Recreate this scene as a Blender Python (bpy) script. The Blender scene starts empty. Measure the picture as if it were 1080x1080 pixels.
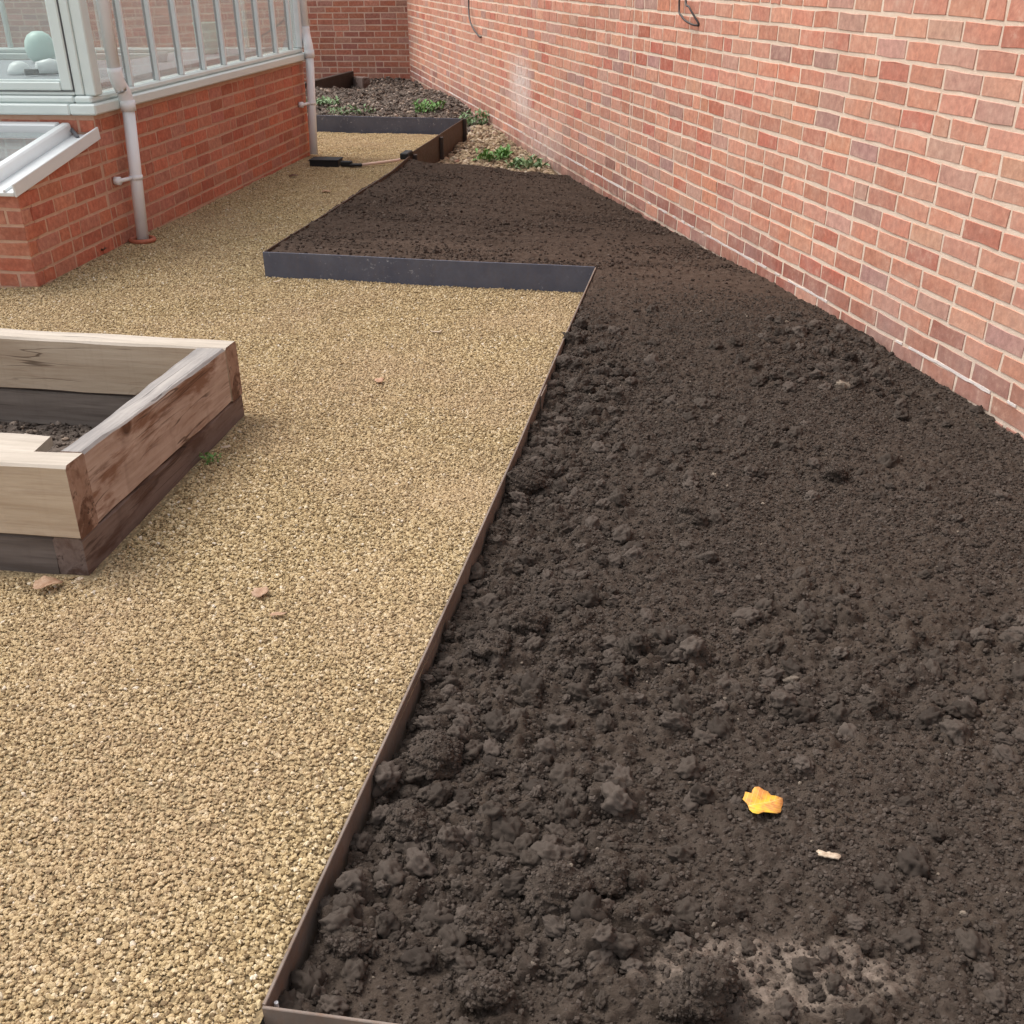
import bpy, math, random
import numpy as np
from mathutils import Vector, Matrix
random.seed(7)
rng = np.random.default_rng(11)
sc = bpy.context.scene
COL = sc.collection

# ---------------------------------------------------------------- camera
F, PITCH, ROLL, CAMH, CX, CY = 1156.05, 0.5424, -0.0101, 1.4948, 527.43, 655.16
cam = bpy.data.cameras.new('camera')
camo = bpy.data.objects.new('camera', cam); COL.objects.link(camo)
cam.sensor_width = 36; cam.sensor_fit = 'HORIZONTAL'
cam.lens = F / 1080 * 36
cam.shift_x = (540 - CX) / 1080
cam.shift_y = (CY - 540) / 1080
cam.clip_start = .05; cam.clip_end = 2000
_f = Vector((0, math.cos(PITCH), -math.sin(PITCH))); _u = Vector((0, math.sin(PITCH), math.cos(PITCH))); _x = Vector((1, 0, 0))
_r = math.cos(ROLL) * _x + math.sin(ROLL) * _u
_up = -math.sin(ROLL) * _x + math.cos(ROLL) * _u
M4 = Matrix(((_r.x, _up.x, -_f.x, 0), (_r.y, _up.y, -_f.y, 0), (_r.z, _up.z, -_f.z, CAMH), (0, 0, 0, 1)))
camo.matrix_world = M4
sc.camera = camo

# ---------------------------------------------------------------- light (overcast day)
SUN_EL, SUN_AZ = math.radians(58), math.radians(-62)      # azimuth measured from +Y towards +X
w = bpy.data.worlds.new('World'); sc.world = w; w.use_nodes = True
wn = w.node_tree; bg = wn.nodes['Background']
sky = wn.nodes.new('ShaderNodeTexSky'); sky.sky_type = 'NISHITA'; sky.sun_disc = False
sky.sun_elevation = SUN_EL; sky.sun_rotation = SUN_AZ
sky.dust_density = 3.0
hs = wn.nodes.new('ShaderNodeHueSaturation'); hs.inputs['Saturation'].default_value = .22
wn.links.new(sky.outputs[0], hs.inputs['Color']); wn.links.new(hs.outputs[0], bg.inputs[0])
bg.inputs[1].default_value = 0.15
sun = bpy.data.lights.new('sun', 'SUN'); suno = bpy.data.objects.new('sun', sun); COL.objects.link(suno)
sun.energy = 1.15; sun.angle = math.radians(32); sun.color = (1, .95, .88)
sd = Vector((math.sin(SUN_AZ) * math.cos(SUN_EL), math.cos(SUN_AZ) * math.cos(SUN_EL), math.sin(SUN_EL)))
suno.rotation_euler = sd.to_track_quat('Z', 'Y').to_euler(); suno.location = (0, 0, 20)
sc.view_settings.view_transform = 'Standard'; sc.view_settings.look = 'None'
sc.view_settings.gamma = 1; sc.view_settings.use_curve_mapping = False
sc.view_settings.exposure = 0.85
sc.cycles.max_bounces = 6; sc.cycles.diffuse_bounces = 3; sc.cycles.glossy_bounces = 2; sc.cycles.transparent_max_bounces = 12

# ---------------------------------------------------------------- frames of the place
RT, LT = -0.2123, 0.1516
WP = np.array([0.9613, 7.2534, 0.1828]); WU = np.array([math.sin(RT), math.cos(RT), 0]); WN = np.array([-WU[1], WU[0], 0])
BP = np.array([-2.2955, 5.5762, 0.1836]); BU = np.array([math.sin(LT), math.cos(LT), 0]); BN = np.array([BU[1], -BU[0], 0])
CORNER = np.array([-1.186, 17.23, 0.0])
Z3 = np.array([0, 0, 1.0])
def Wp(s, o, z): p = WP + WU * s + WN * o; return np.array([p[0], p[1], z])      # garden wall: along, towards garden, up
def Bp(s, o, z): p = BP + BU * s + BN * o; return np.array([p[0], p[1], z])      # glasshouse: along, outwards, up

def lerp(a, b, t): return a + (b - a) * t
def smooth(a, b, x):
    t = np.clip((x - a) / (b - a), 0, 1); return t * t * (3 - 2 * t)

# ---------------------------------------------------------------- noise in numpy
def _h(ix, iy, seed):
    n = (ix.astype(np.int64) * 374761393 + iy.astype(np.int64) * 668265263 + seed * 1442695041) & 0x7fffffff
    n = ((n ^ (n >> 13)) * 1274126177) & 0x7fffffff
    n = (n ^ (n >> 16)) & 0x7fffffff
    n = (n * 1103515245 + 12345) & 0x7fffffff
    return ((n >> 8) & 0xffff) / 65535.0
def vnoise(x, y, seed):
    ix = np.floor(x).astype(np.int64); iy = np.floor(y).astype(np.int64); fx = x - ix; fy = y - iy
    u = fx * fx * (3 - 2 * fx); v = fy * fy * (3 - 2 * fy)
    a = _h(ix, iy, seed); b = _h(ix + 1, iy, seed); c = _h(ix, iy + 1, seed); d = _h(ix + 1, iy + 1, seed)
    return lerp(lerp(a, b, u), lerp(c, d, u), v) * 2 - 1
def fbm(x, y, seed, o=4):
    t = 0; a = 1; n = 0
    for i in range(o):
        t = t + a * vnoise(x, y, seed + i * 17); n += a; a *= .5; x = x * 2.03 + 5.1; y = y * 2.03 + 1.7
    return t / n
def bumps(x, y, cell, seed, prob=.8, rmin=.25, rmax=.7):
    """lumps: half domes of random radius scattered one to a cell; heights in units of cell"""
    gx = x / cell; gy = y / cell
    gx = gx + .25 * vnoise(gx * 1.7, gy * 1.7, seed + 3); gy = gy + .25 * vnoise(gx * 1.7 + 9, gy * 1.7, seed + 4)
    ix = np.floor(gx).astype(np.int64); iy = np.floor(gy).astype(np.int64)
    out = np.zeros_like(gx)
    for dx in (-1, 0, 1):
        for dy in (-1, 0, 1):
            cx = ix + dx; cy = iy + dy
            px = cx + _h(cx, cy, seed); py = cy + _h(cx, cy, seed + 1)
            r = rmin + (rmax - rmin) * _h(cx, cy, seed + 2) ** 2
            r = np.where(_h(cx, cy, seed + 5) < prob, r, 0)
            d2 = (gx - px) ** 2 + (gy - py) ** 2
            out = np.maximum(out, np.sqrt(np.maximum(r * r - d2, 0)) * .8)
    return out * cell

# ---------------------------------------------------------------- ground heights
def gravel_z(x, y):
    base = .115 - .011 * np.maximum(0, y - 6.5)
    near = .002 * smooth(4.2, 2.5, y)
    return base + near
EA = np.array([-0.364, 1.134]); EB = np.array([0.477, 5.357]); EDIR = (EB - EA) / np.linalg.norm(EB - EA); ELEN = np.linalg.norm(EB - EA)
ENR = np.array([EDIR[1], -EDIR[0]])
def edge_top(s): return np.interp(s, [-.1, 0.9, 1.3, 1.7, 2.2, 2.7, 3.4, 4.31], [.132, .132, .137, .149, .166, .19, .214, .235])

# ---------------------------------------------------------------- helpers
def setp(o, label=None, cat=None, group=None, kind=None):
    if label: o['label'] = label
    if cat: o['category'] = cat
    if group: o['group'] = group
    if kind: o['kind'] = kind
    return o
def mesh_obj(name, verts, faces, mat=None, parent=None, smooth_=False, mats=None, midx=None, colors=None):
    me = bpy.data.meshes.new(name)
    me.from_pydata([tuple(map(float, v)) for v in verts], [], [tuple(int(i) for i in f) for f in faces])
    for m in (mats if mats else ([mat] if mat else [])): me.materials.append(m)
    if midx is not None: me.polygons.foreach_set('material_index', np.array(midx, dtype=np.int32))
    if smooth_: me.polygons.foreach_set('use_smooth', np.ones(len(me.polygons), dtype=bool))
    if colors is not None:
        at = me.color_attributes.new('tint', 'FLOAT_COLOR', 'POINT'); at.data.foreach_set('color', np.array(colors, dtype=np.float32).ravel())
    me.update()
    o = bpy.data.objects.new(name, me); COL.objects.link(o)
    if parent: o.parent = parent; o.matrix_parent_inverse = Matrix.Translation(parent.location).inverted() if parent.type == 'EMPTY' else Matrix()
    return o
def empty(name, loc):
    o = bpy.data.objects.new(name, None); COL.objects.link(o); o.location = tuple(map(float, loc)); o.empty_display_size = .1
    return o
class MB:
    def __init__(s): s.v = []; s.f = []; s.m = []
    def add(s, V, Fc, m=0):
        b = len(s.v); s.v += [np.array(p, float) for p in V]; s.f += [[i + b for i in f] for f in Fc]; s.m += [m] * len(Fc); return s
    def box(s, c, ax, hs, bev=.0, m=0):
        """box with chamfered edges; ax: three axes, hs: half sizes"""
        c = np.array(c, float); ax = [np.array(a, float) for a in ax]
        if bev <= 0:
            V = [c + ax[0] * hs[0] * a + ax[1] * hs[1] * b + ax[2] * hs[2] * d for a in (-1, 1) for b in (-1, 1) for d in (-1, 1)]
            return s.add(V, [[0, 1, 3, 2], [4, 6, 7, 5], [0, 4, 5, 1], [2, 3, 7, 6], [0, 2, 6, 4], [1, 5, 7, 3]], m)
        V = []; idx = {}
        for a in (-1, 1):
            for b in (-1, 1):
                for d in (-1, 1):
                    for k in range(3):
                        sz = [hs[j] - (bev if j != k else 0) for j in range(3)]
                        # vertex belonging to face normal k
                        sz = [hs[j] if j == k else hs[j] - bev for j in range(3)]
                        idx[(a, b, d, k)] = len(V); V.append(c + ax[0] * sz[0] * a + ax[1] * sz[1] * b + ax[2] * sz[2] * d)
        Fc = []
        for k in range(3):
            o = [j for j in range(3) if j != k]
            for sg in (-1, 1):
                q = []
                for (p, r) in ((-1, -1), (1, -1), (1, 1), (-1, 1)):
                    t = [0, 0, 0]; t[k] = sg; t[o[0]] = p; t[o[1]] = r; q.append(idx[(t[0], t[1], t[2], k)])
                Fc.append(q if (sg > 0) == (k != 1) else q[::-1])
        for k in range(3):      # edges along axis k
            o = [j for j in range(3) if j != k]
            for p in (-1, 1):
                for r in (-1, 1):
                    def vi(sg, fk):
                        t = [0, 0, 0]; t[k] = sg; t[o[0]] = p; t[o[1]] = r; return idx[(t[0], t[1], t[2], fk)]
                    Fc.append([vi(-1, o[0]), vi(1, o[0]), vi(1, o[1]), vi(-1, o[1])])
        for a in (-1, 1):
            for b in (-1, 1):
                for d in (-1, 1): Fc.append([idx[(a, b, d, k)] for k in range(3)])
        return s.add(V, Fc, m)
    def bar(s, a, b, up, w, h, bev=.0, m=0):
        a = np.array(a, float); b = np.array(b, float); d = b - a; L = np.linalg.norm(d); d = d / L
        up = np.array(up, float); sd_ = np.cross(d, up); sd_ /= np.linalg.norm(sd_); up = np.cross(sd_, d)
        return s.box((a + b) / 2, (d, sd_, up), (L / 2, w / 2, h / 2), bev, m)
    def tube(s, pts, r, n=16, caps=True, m=0):
        pts = [np.array(p, float) for p in pts]; rings = []
        rr = r if hasattr(r, '__len__') else [r] * len(pts)
        prev = None
        for i, p in enumerate(pts):
            d = pts[min(i + 1, len(pts) - 1)] - pts[max(i - 1, 0)]; d = d / np.linalg.norm(d)
            a = prev if prev is not None else (np.array([1, 0, 0.]) if abs(d[0]) < .9 else np.array([0, 1., 0]))
            a = a - d * (a @ d); a /= np.linalg.norm(a); prev = a; b = np.cross(d, a)
            rings.append([p + rr[i] * (a * math.cos(t) + b * math.sin(t)) for t in np.arange(n) * 2 * math.pi / n])
        V = [q for g in rings for q in g]; Fc = []
        for i in range(len(pts) - 1):
            for j in range(n): Fc.append([i * n + j, i * n + (j + 1) % n, (i + 1) * n + (j + 1) % n, (i + 1) * n + j])
        if caps: Fc += [list(range(n))[::-1], [(len(pts) - 1) * n + j for j in range(n)]]
        return s.add(V, Fc, m)
    def build(s, name, mat, parent=None, smooth_=False):
        ml = mat if isinstance(mat, list) else [mat]
        o = mesh_obj(name, s.v, s.f, parent=parent, smooth_=smooth_, mats=ml, midx=s.m)
        if smooth_:
            pass
        return o

# ---------------------------------------------------------------- materials
class NT:
    def __init__(s, name):
        s.mat = bpy.data.materials.new(name); s.mat.use_nodes = True; s.t = s.mat.node_tree; s.n = s.t.nodes; s.l = s.t.links
        s.b = s.n['Principled BSDF']; s.b.inputs['Roughness'].default_value = .85; s.b.inputs['Specular IOR Level'].default_value = .25
        s.co = s.n.new('ShaderNodeTexCoord')
    def link(s, a, b): s.l.new(a, b)
    def mapped(s, scale=(1, 1, 1), rot=(0, 0, 0), src='Object'):
        m = s.n.new('ShaderNodeMapping'); m.inputs['Scale'].default_value = scale; m.inputs['Rotation'].default_value = rot
        s.link(s.co.outputs[src], m.inputs[0]); return m.outputs[0]
    def noise(s, scale, detail=4, rough=.55, vec=None, dist=0):
        n = s.n.new('ShaderNodeTexNoise'); n.inputs['Scale'].default_value = scale; n.inputs['Detail'].default_value = detail
        n.inputs['Roughness'].default_value = rough; n.inputs['Distortion'].default_value = dist
        s.link(vec if vec is not None else s.co.outputs['Object'], n.inputs['Vector']); return n.outputs[0]
    def voro(s, scale, vec=None, feat='F1', out='Distance'):
        n = s.n.new('ShaderNodeTexVoronoi'); n.feature = feat; n.inputs['Scale'].default_value = scale
        s.link(vec if vec is not None else s.co.outputs['Object'], n.inputs['Vector']); return n.outputs[out]
    def ramp(s, fac, stops):
        r = s.n.new('ShaderNodeValToRGB'); e = r.color_ramp.elements
        while len(e) < len(stops): e.new(.5)
        for q, (p, c) in zip(e, stops): q.position = p; q.color = c if len(c) == 4 else (*c, 1)
        s.link(fac, r.inputs[0]); return r.outputs[0]
    def rng(s, fac, a, b, c=0, d=1):
        r = s.n.new('ShaderNodeMapRange'); r.inputs[1].default_value = a; r.inputs[2].default_value = b; r.inputs[3].default_value = c; r.inputs[4].default_value = d
        s.link(fac, r.inputs[0]); return r.outputs[0]
    def math(s, op, a, b=None, clamp=False):
        m = s.n.new('ShaderNodeMath'); m.operation = op; m.use_clamp = clamp
        for i, v in enumerate((a, b)):
            if v is None: continue
            if isinstance(v, (int, float)): m.inputs[i].default_value = v
            else: s.link(v, m.inputs[i])
        return m.outputs[0]
    def mix(s, fac, a, b, mode='MIX'):
        m = s.n.new('ShaderNodeMix'); m.data_type = 'RGBA'; m.blend_type = mode
        for i, v in ((0, fac), (6, a), (7, b)):
            if isinstance(v, (int, float)): m.inputs[i].default_value = v
            elif isinstance(v, (tuple, list)): m.inputs[i].default_value = (*v, 1) if len(v) == 3 else v
            else: s.link(v, m.inputs[i])
        return m.outputs[2]
    def attr(s, name, typ='GEOMETRY'):
        a = s.n.new('ShaderNodeAttribute'); a.attribute_name = name; a.attribute_type = typ; return a
    def dot(s, v, off, src='Object'):
        a = s.n.new('ShaderNodeVectorMath'); a.operation = 'SUBTRACT'; s.link(s.co.outputs[src], a.inputs[0]); a.inputs[1].default_value = tuple(off)
        d = s.n.new('ShaderNodeVectorMath'); d.operation = 'DOT_PRODUCT'; s.link(a.outputs[0], d.inputs[0]); d.inputs[1].default_value = tuple(v); return d.outputs['Value']
    def col(s, c):
        if isinstance(c, (tuple, list)): s.b.inputs['Base Color'].default_value = (*c, 1)
        else: s.link(c, s.b.inputs['Base Color'])
        return s
    def bump(s, h, strength=.5, dist=.01):
        b = s.n.new('ShaderNodeBump'); b.inputs['Strength'].default_value = strength; b.inputs['Distance'].default_value = dist
        s.link(h, b.inputs['Height']); s.link(b.outputs[0], s.b.inputs['Normal']); return s
    def rough(s, r):
        if isinstance(r, (int, float)): s.b.inputs['Roughness'].default_value = r
        else: s.link(r, s.b.inputs['Roughness'])
        return s

def wall_marks(t, c):
    """lime bloom, salt patch and soil splash on the garden wall"""
    s_ = t.dot(WU, WP); z_ = t.dot((0, 0, 1), (0, 0, 0))
    def blob(s0, z0, rs, rz):
        a_ = t.math('POWER', t.math('DIVIDE', t.math('SUBTRACT', s_, s0), rs), 2); b_ = t.math('POWER', t.math('DIVIDE', t.math('SUBTRACT', z_, z0), rz), 2)
        return t.math('SUBTRACT', 1, t.math('ADD', a_, b_), True)
    m = t.math('ADD', blob(3.5, .54, .50, .30), t.math('MULTIPLY', blob(2.75, .2, .95, .30), .45), True)
    m = t.math('MULTIPLY', m, t.rng(t.noise(22, 6, .75), .30, .62)); m = t.math('MULTIPLY', m, 1.15, True)
    c = t.mix(m, c, (.68, .58, .54))
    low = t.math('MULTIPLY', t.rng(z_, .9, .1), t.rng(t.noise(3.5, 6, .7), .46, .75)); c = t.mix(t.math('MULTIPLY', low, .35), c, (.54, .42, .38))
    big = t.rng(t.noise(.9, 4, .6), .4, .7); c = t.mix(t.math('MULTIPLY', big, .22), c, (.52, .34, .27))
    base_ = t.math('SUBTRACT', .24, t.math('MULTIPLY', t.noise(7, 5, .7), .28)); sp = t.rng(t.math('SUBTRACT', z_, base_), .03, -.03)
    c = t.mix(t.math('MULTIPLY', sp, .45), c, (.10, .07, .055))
    return c
def brick_mat(name, smear_col, smear, patch=False):
    t = NT(name); a = t.attr('tint').outputs['Color']
    n1 = t.noise(38, 5, .65); n2 = t.noise(9, 4, .6); n3 = t.noise(160, 3, .6)
    c = t.mix(t.rng(n1, .3, .7), t.mix(1, a, (.72, .66, .66), 'MULTIPLY'), t.mix(1, a, (1.2, 1.22, 1.2), 'MULTIPLY'))
    vm = t.math('MULTIPLY', t.rng(n2, .42, .72), smear)
    vm2 = t.math('MULTIPLY', t.rng(n1, .52, .66), vm)
    vm3 = t.math('ADD', t.math('MULTIPLY', vm, .45), vm2, True)
    c = t.mix(vm3, c, smear_col)
    if patch: c = wall_marks(t, c)
    t.col(c).rough(.92).bump(t.math('ADD', t.math('MULTIPLY', n1, .6), t.math('MULTIPLY', n3, .4)), .55, .004)
    return t.mat
def mortar_mat(name, c1, c2, patch=False):
    t = NT(name); n = t.noise(30, 5, .65); n3 = t.noise(220, 3, .6); n2 = t.noise(2.2, 4, .6)
    c = t.mix(t.rng(n, .3, .7), c1, c2); c = t.mix(t.math('MULTIPLY', t.rng(n2, .45, .7), .35), c, tuple(x * .7 for x in c1))
    if patch: c = wall_marks(t, c)
    t.col(c).rough(.95).bump(t.math('ADD', n, n3), .5, .004); return t.mat
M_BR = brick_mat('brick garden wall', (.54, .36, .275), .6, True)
M_BL = brick_mat('brick plinth', (.50, .28, .20), .5)
M_BB = brick_mat('brick back wall', (.45, .26, .20), .45)
M_MR = mortar_mat('mortar pale', (.70, .54, .415), (.77, .635, .51), True)
M_MR2 = mortar_mat('mortar white', (.68, .58, .54), (.76, .68, .63))
M_ML = mortar_mat('mortar orange', (.54, .325, .225), (.62, .40, .295))
M_MB = mortar_mat('mortar back', (.54, .37, .28), (.62, .45, .36))

def soil_mat(name, far=True, base=((0.0361, 0.0268, 0.0210), (0.0808, 0.0620, 0.0500))):
    t = NT(name)
    n = t.noise(6, 5, .6); n1 = t.noise(45, 5, .7); n2 = t.noise(230, 4, .7); n4 = t.noise(700, 2, .6)
    c = t.mix(t.rng(n1, .3, .7), base[0], base[1])
    y = t.dot((0, 1, 0), (0, 0, 0))
    c = t.mix(t.math('MULTIPLY', t.rng(n, .35, .7), .4), c, (0.0950, 0.0696, 0.0516))
    if far:   # warmer, browner compost further up the bed
        c = t.mix(t.math('MULTIPLY', t.rng(y, 3.8, 5.6), .75), c, t.mix(t.rng(n1, .3, .7), (.034, .022, .016), (.075, .049, .036)))
        dry = t.math('MULTIPLY', t.rng(t.math('ADD', y, t.math('MULTIPLY', t.noise(1.3, 4, .6, t.mapped((1, 2.5, 1))), 1.6)), 7.5, 6.6), t.rng(y, 4.6, 5.4))
        c = t.mix(t.math('MULTIPLY', dry, .6), c, t.mix(t.rng(n1, .3, .7), (.070, .046, .033), (.125, .086, .065)))
        strk = t.rng(t.noise(1, 4, .6, t.mapped((1.5, 17, 1), (0, 0, .2))), .45, .68); c = t.mix(t.math('MULTIPLY', t.math('MULTIPLY', strk, t.rng(y, 4.8, 6)), .5), c, (.030, .020, .015))
    sp = t.rng(n4, .68, .76); c = t.mix(t.math('MULTIPLY', sp, .5), c, (.24, .20, .165))
    # sandy spill
    a_ = t.math('POWER', t.math('DIVIDE', t.math('SUBTRACT', t.dot((1, 0, 0), (0, 0, 0)), .44), .25), 2); b_ = t.math('POWER', t.math('DIVIDE', t.math('SUBTRACT', y, 1.225), .095), 2)
    m = t.math('SUBTRACT', 1, t.math('ADD', a_, b_), True)
    m = t.math('MULTIPLY', t.math('MULTIPLY', m, 1.6, True), t.rng(n1, .32, .62)); c = t.mix(t.math('MULTIPLY', m, .62), c, (.33, .26, .21))
    t.col(c).rough(.95).bump(t.math('ADD', t.math('MULTIPLY', n1, .5), t.math('MULTIPLY', n2, .5)), .9, .009)
    t.b.inputs['Specular IOR Level'].default_value = .1
    return t.mat
M_SOIL = soil_mat('soil dark')
def stone_mat(name, stops, var=.25, clumps=None):
    t = NT(name); oi = t.n.new('ShaderNodeObjectInfo'); r = oi.outputs['Random']
    c = t.ramp(r, stops); n = t.noise(350, 3, .6); c = t.mix(t.rng(n, .3, .7), t.mix(1, c, (1 - var,) * 3, 'MULTIPLY'), t.mix(1, c, (1 + var * .5,) * 3, 'MULTIPLY'))
    if clumps:      # dustier and fresher areas of the spread, fixed to the place
        g = t.n.new('ShaderNodeNewGeometry'); a = t.noise(1.6, 4, .6, g.outputs['Position']); c = t.mix(t.math('MULTIPLY', t.rng(a, .42, .66), .5), c, clumps)
    t.col(c).rough(.9); t.b.inputs['Specular IOR Level'].default_value = .2
    return t.mat
M_GST = stone_mat('gravel stone', [(0, (0.1560, 0.1065, 0.0561)), (.12, (0.2808, 0.1977, 0.1019)), (.3, (0.4368, 0.3194, 0.1682)), (.62, (0.5304, 0.4005, 0.2191)), (.9, (0.5928, 0.4664, 0.2854)), (.98, (0.6864, 0.5678, 0.3873)), (1, (0.7488, 0.6692, 0.5606))], .3, (0.4472, 0.3194, 0.1987))
M_CRUMB = stone_mat('soil crumb', [(0, (0.0361, 0.0268, 0.0210)), (.5, (0.0602, 0.0460, 0.0363)), (.92, (0.0843, 0.0652, 0.0532)), (.996, (0.0963, 0.0753, 0.0613)), (1, (0.2580, 0.2092, 0.1612))], .35)
M_CRUMBB = stone_mat('brown soil crumb', [(0, (.032, .021, .015)), (.5, (.054, .036, .027)), (.95, (.078, .054, .041)), (1, (.13, .10, .08))], .3)
M_RUB = stone_mat('rubble stone', [(0, (.13, .09, .06)), (.25, (.29, .21, .13)), (.6, (.40, .31, .20)), (.85, (.36, .26, .18)), (.96, (.58, .50, .38)), (1, (.30, .13, .09))], .25)
M_DEB = stone_mat('debris', [(0, (.055, .042, .034)), (.5, (.13, .10, .082)), (.8, (.20, .16, .13)), (.94, (.34, .26, .2)), (1, (.5, .42, .36))], .3)
def gravel_base():
    t = NT('gravel base'); v = t.voro(95, None, 'F1', 'Color'); d = t.voro(95)
    n = t.noise(1.6, 4, .6)
    c = t.ramp(v, [(0, (.20, .145, .076)), (.5, (.33, .24, .13)), (1, (.46, .35, .20))]); c = t.mix(t.math('MULTIPLY', t.rng(n, .4, .68), .4), c, (.34, .26, .165))
    t.col(c).rough(.95).bump(t.math('SUBTRACT', 1, d), .8, .01); return t.mat
M_GB = gravel_base()
def rubble_base():
    t = NT('rubble ground'); n = t.noise(14, 5, .65); n1 = t.noise(60, 4, .6)
    c = t.ramp(n, [(.3, (.10, .07, .05)), (.5, (.22, .16, .11)), (.65, (.34, .26, .18)), (.75, (.16, .14, .08))]); c = t.mix(t.rng(n1, .35, .7), c, (.20, .15, .11))
    t.col(c).rough(.95).bump(t.math('ADD', n, n1), .8, .02); return t.mat
M_RB = rubble_base()
def deb_base():
    t = NT('turned earth'); n = t.noise(9, 5, .65); n1 = t.noise(50, 4, .6)
    c = t.ramp(n, [(.3, (.07, .054, .044)), (.55, (.15, .118, .096)), (.7, (.22, .18, .15))]); c = t.mix(t.rng(n1, .45, .75), c, (.15, .12, .10))
    t.col(c).rough(.95).bump(t.math('ADD', n, n1), .9, .03); return t.mat
M_DB = deb_base()
def steel(name, a, b, rust, rustamt=.3, marks=0):
    t = NT(name); n = t.noise(7, 5, .65); n1 = t.noise(55, 5, .7); vec = t.mapped((1, 1, .25)); n2 = t.noise(40, 3, .6, vec)
    c = t.mix(t.rng(n, .3, .7), a, b); c = t.mix(t.math('MULTIPLY', t.rng(n1, .48, .68), rustamt), c, rust); c = t.mix(t.math('MULTIPLY', t.rng(n2, .5, .75), .25), c, rust)
    if marks:
        m = t.math('MULTIPLY', t.rng(t.noise(34, 5, .78, None, .4), .60, .66), marks); m2 = t.math('MULTIPLY', t.rng(t.noise(4, 2, .5), .46, .6), m); c = t.mix(m2, c, (.40, .40, .42))
    t.col(c).rough(t.rng(n1, .3, .7, .5, .8)).bump(n1, .25, .002); t.b.inputs['Metallic'].default_value = .25; t.b.inputs['Specular IOR Level'].default_value = .4
    return t.mat
M_STE = steel('edging steel', (.15, .115, .094), (.25, .20, .168), (.22, .13, .08), .5)
M_STB = steel('blue grey steel', (.078, .082, .112), (.118, .122, .155), (.14, .115, .105), .25, 1.0)
M_STR = steel('rusty steel', (.050, .030, .020), (.085, .052, .034), (.12, .06, .032), .5)
M_STD = steel('dark board', (.030, .022, .018), (.06, .042, .034), (.09, .05, .035), .3)
def paint(name, c, r=.35, dirt=.12):
    t = NT(name); n = t.noise(5, 5, .6); n2 = t.noise(60, 3, .6); cc = t.mix(t.math('MULTIPLY', t.rng(n, .45, .75), dirt), c, tuple(x * .55 for x in c))
    t.col(cc).rough(r).bump(n2, .05, .001); t.b.inputs['Specular IOR Level'].default_value = .5; return t.mat
M_WHITE = paint('pale green white paint', (.66, .73, .70))
M_WHITE2 = paint('white paint', (.74, .76, .76))
M_PIPE = paint('grey white pipe', (.80, .80, .81), .4)
M_DARKSEAL = paint('dark gasket', (.13, .13, .14), .6)
M_BLACK = paint('black plastic', (.006, .006, .007), .7)
M_TERRA = paint('terracotta clay', (.42, .13, .07), .7)
M_GREY = paint('grey staging', (.30, .31, .33), .8, .4)
M_CONC = paint('concrete', (.36, .35, .33), .9)
M_CREAM = paint('pale green pot', (.50, .66, .60), .4)
M_STRING = paint('pink twine', (.74, .52, .42), .8)
M_WIRE = paint('black wire', (.035, .025, .022), .5)
def glass_mat():
    m = bpy.data.materials.new('glass'); m.use_nodes = True; t = m.node_tree; t.nodes.clear()
    o = t.nodes.new('ShaderNodeOutputMaterial'); tr = t.nodes.new('ShaderNodeBsdfTransparent'); gl = t.nodes.new('ShaderNodeBsdfGlossy'); mx = t.nodes.new('ShaderNodeMixShader'); fr = t.nodes.new('ShaderNodeFresnel')
    df = t.nodes.new('ShaderNodeBsdfDiffuse'); mx2 = t.nodes.new('ShaderNodeMixShader'); df.inputs[0].default_value = (.75, .8, .8, 1); mx2.inputs[0].default_value = .13
    tr.inputs[0].default_value = (.93, .96, .95, 1); gl.inputs['Roughness'].default_value = .02; fr.inputs[0].default_value = 1.5
    fm = t.nodes.new('ShaderNodeMath'); fm.operation = 'MULTIPLY'; fm.inputs[1].default_value = .28; t.links.new(fr.outputs[0], fm.inputs[0]); t.links.new(fm.outputs[0], mx.inputs[0]); t.links.new(tr.outputs[0], mx.inputs[1]); t.links.new(gl.outputs[0], mx.inputs[2])
    t.links.new(mx.outputs[0], mx2.inputs[1]); t.links.new(df.outputs[0], mx2.inputs[2]); t.links.new(mx2.outputs[0], o.inputs[0]); return m
M_GLASS = glass_mat()
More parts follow.
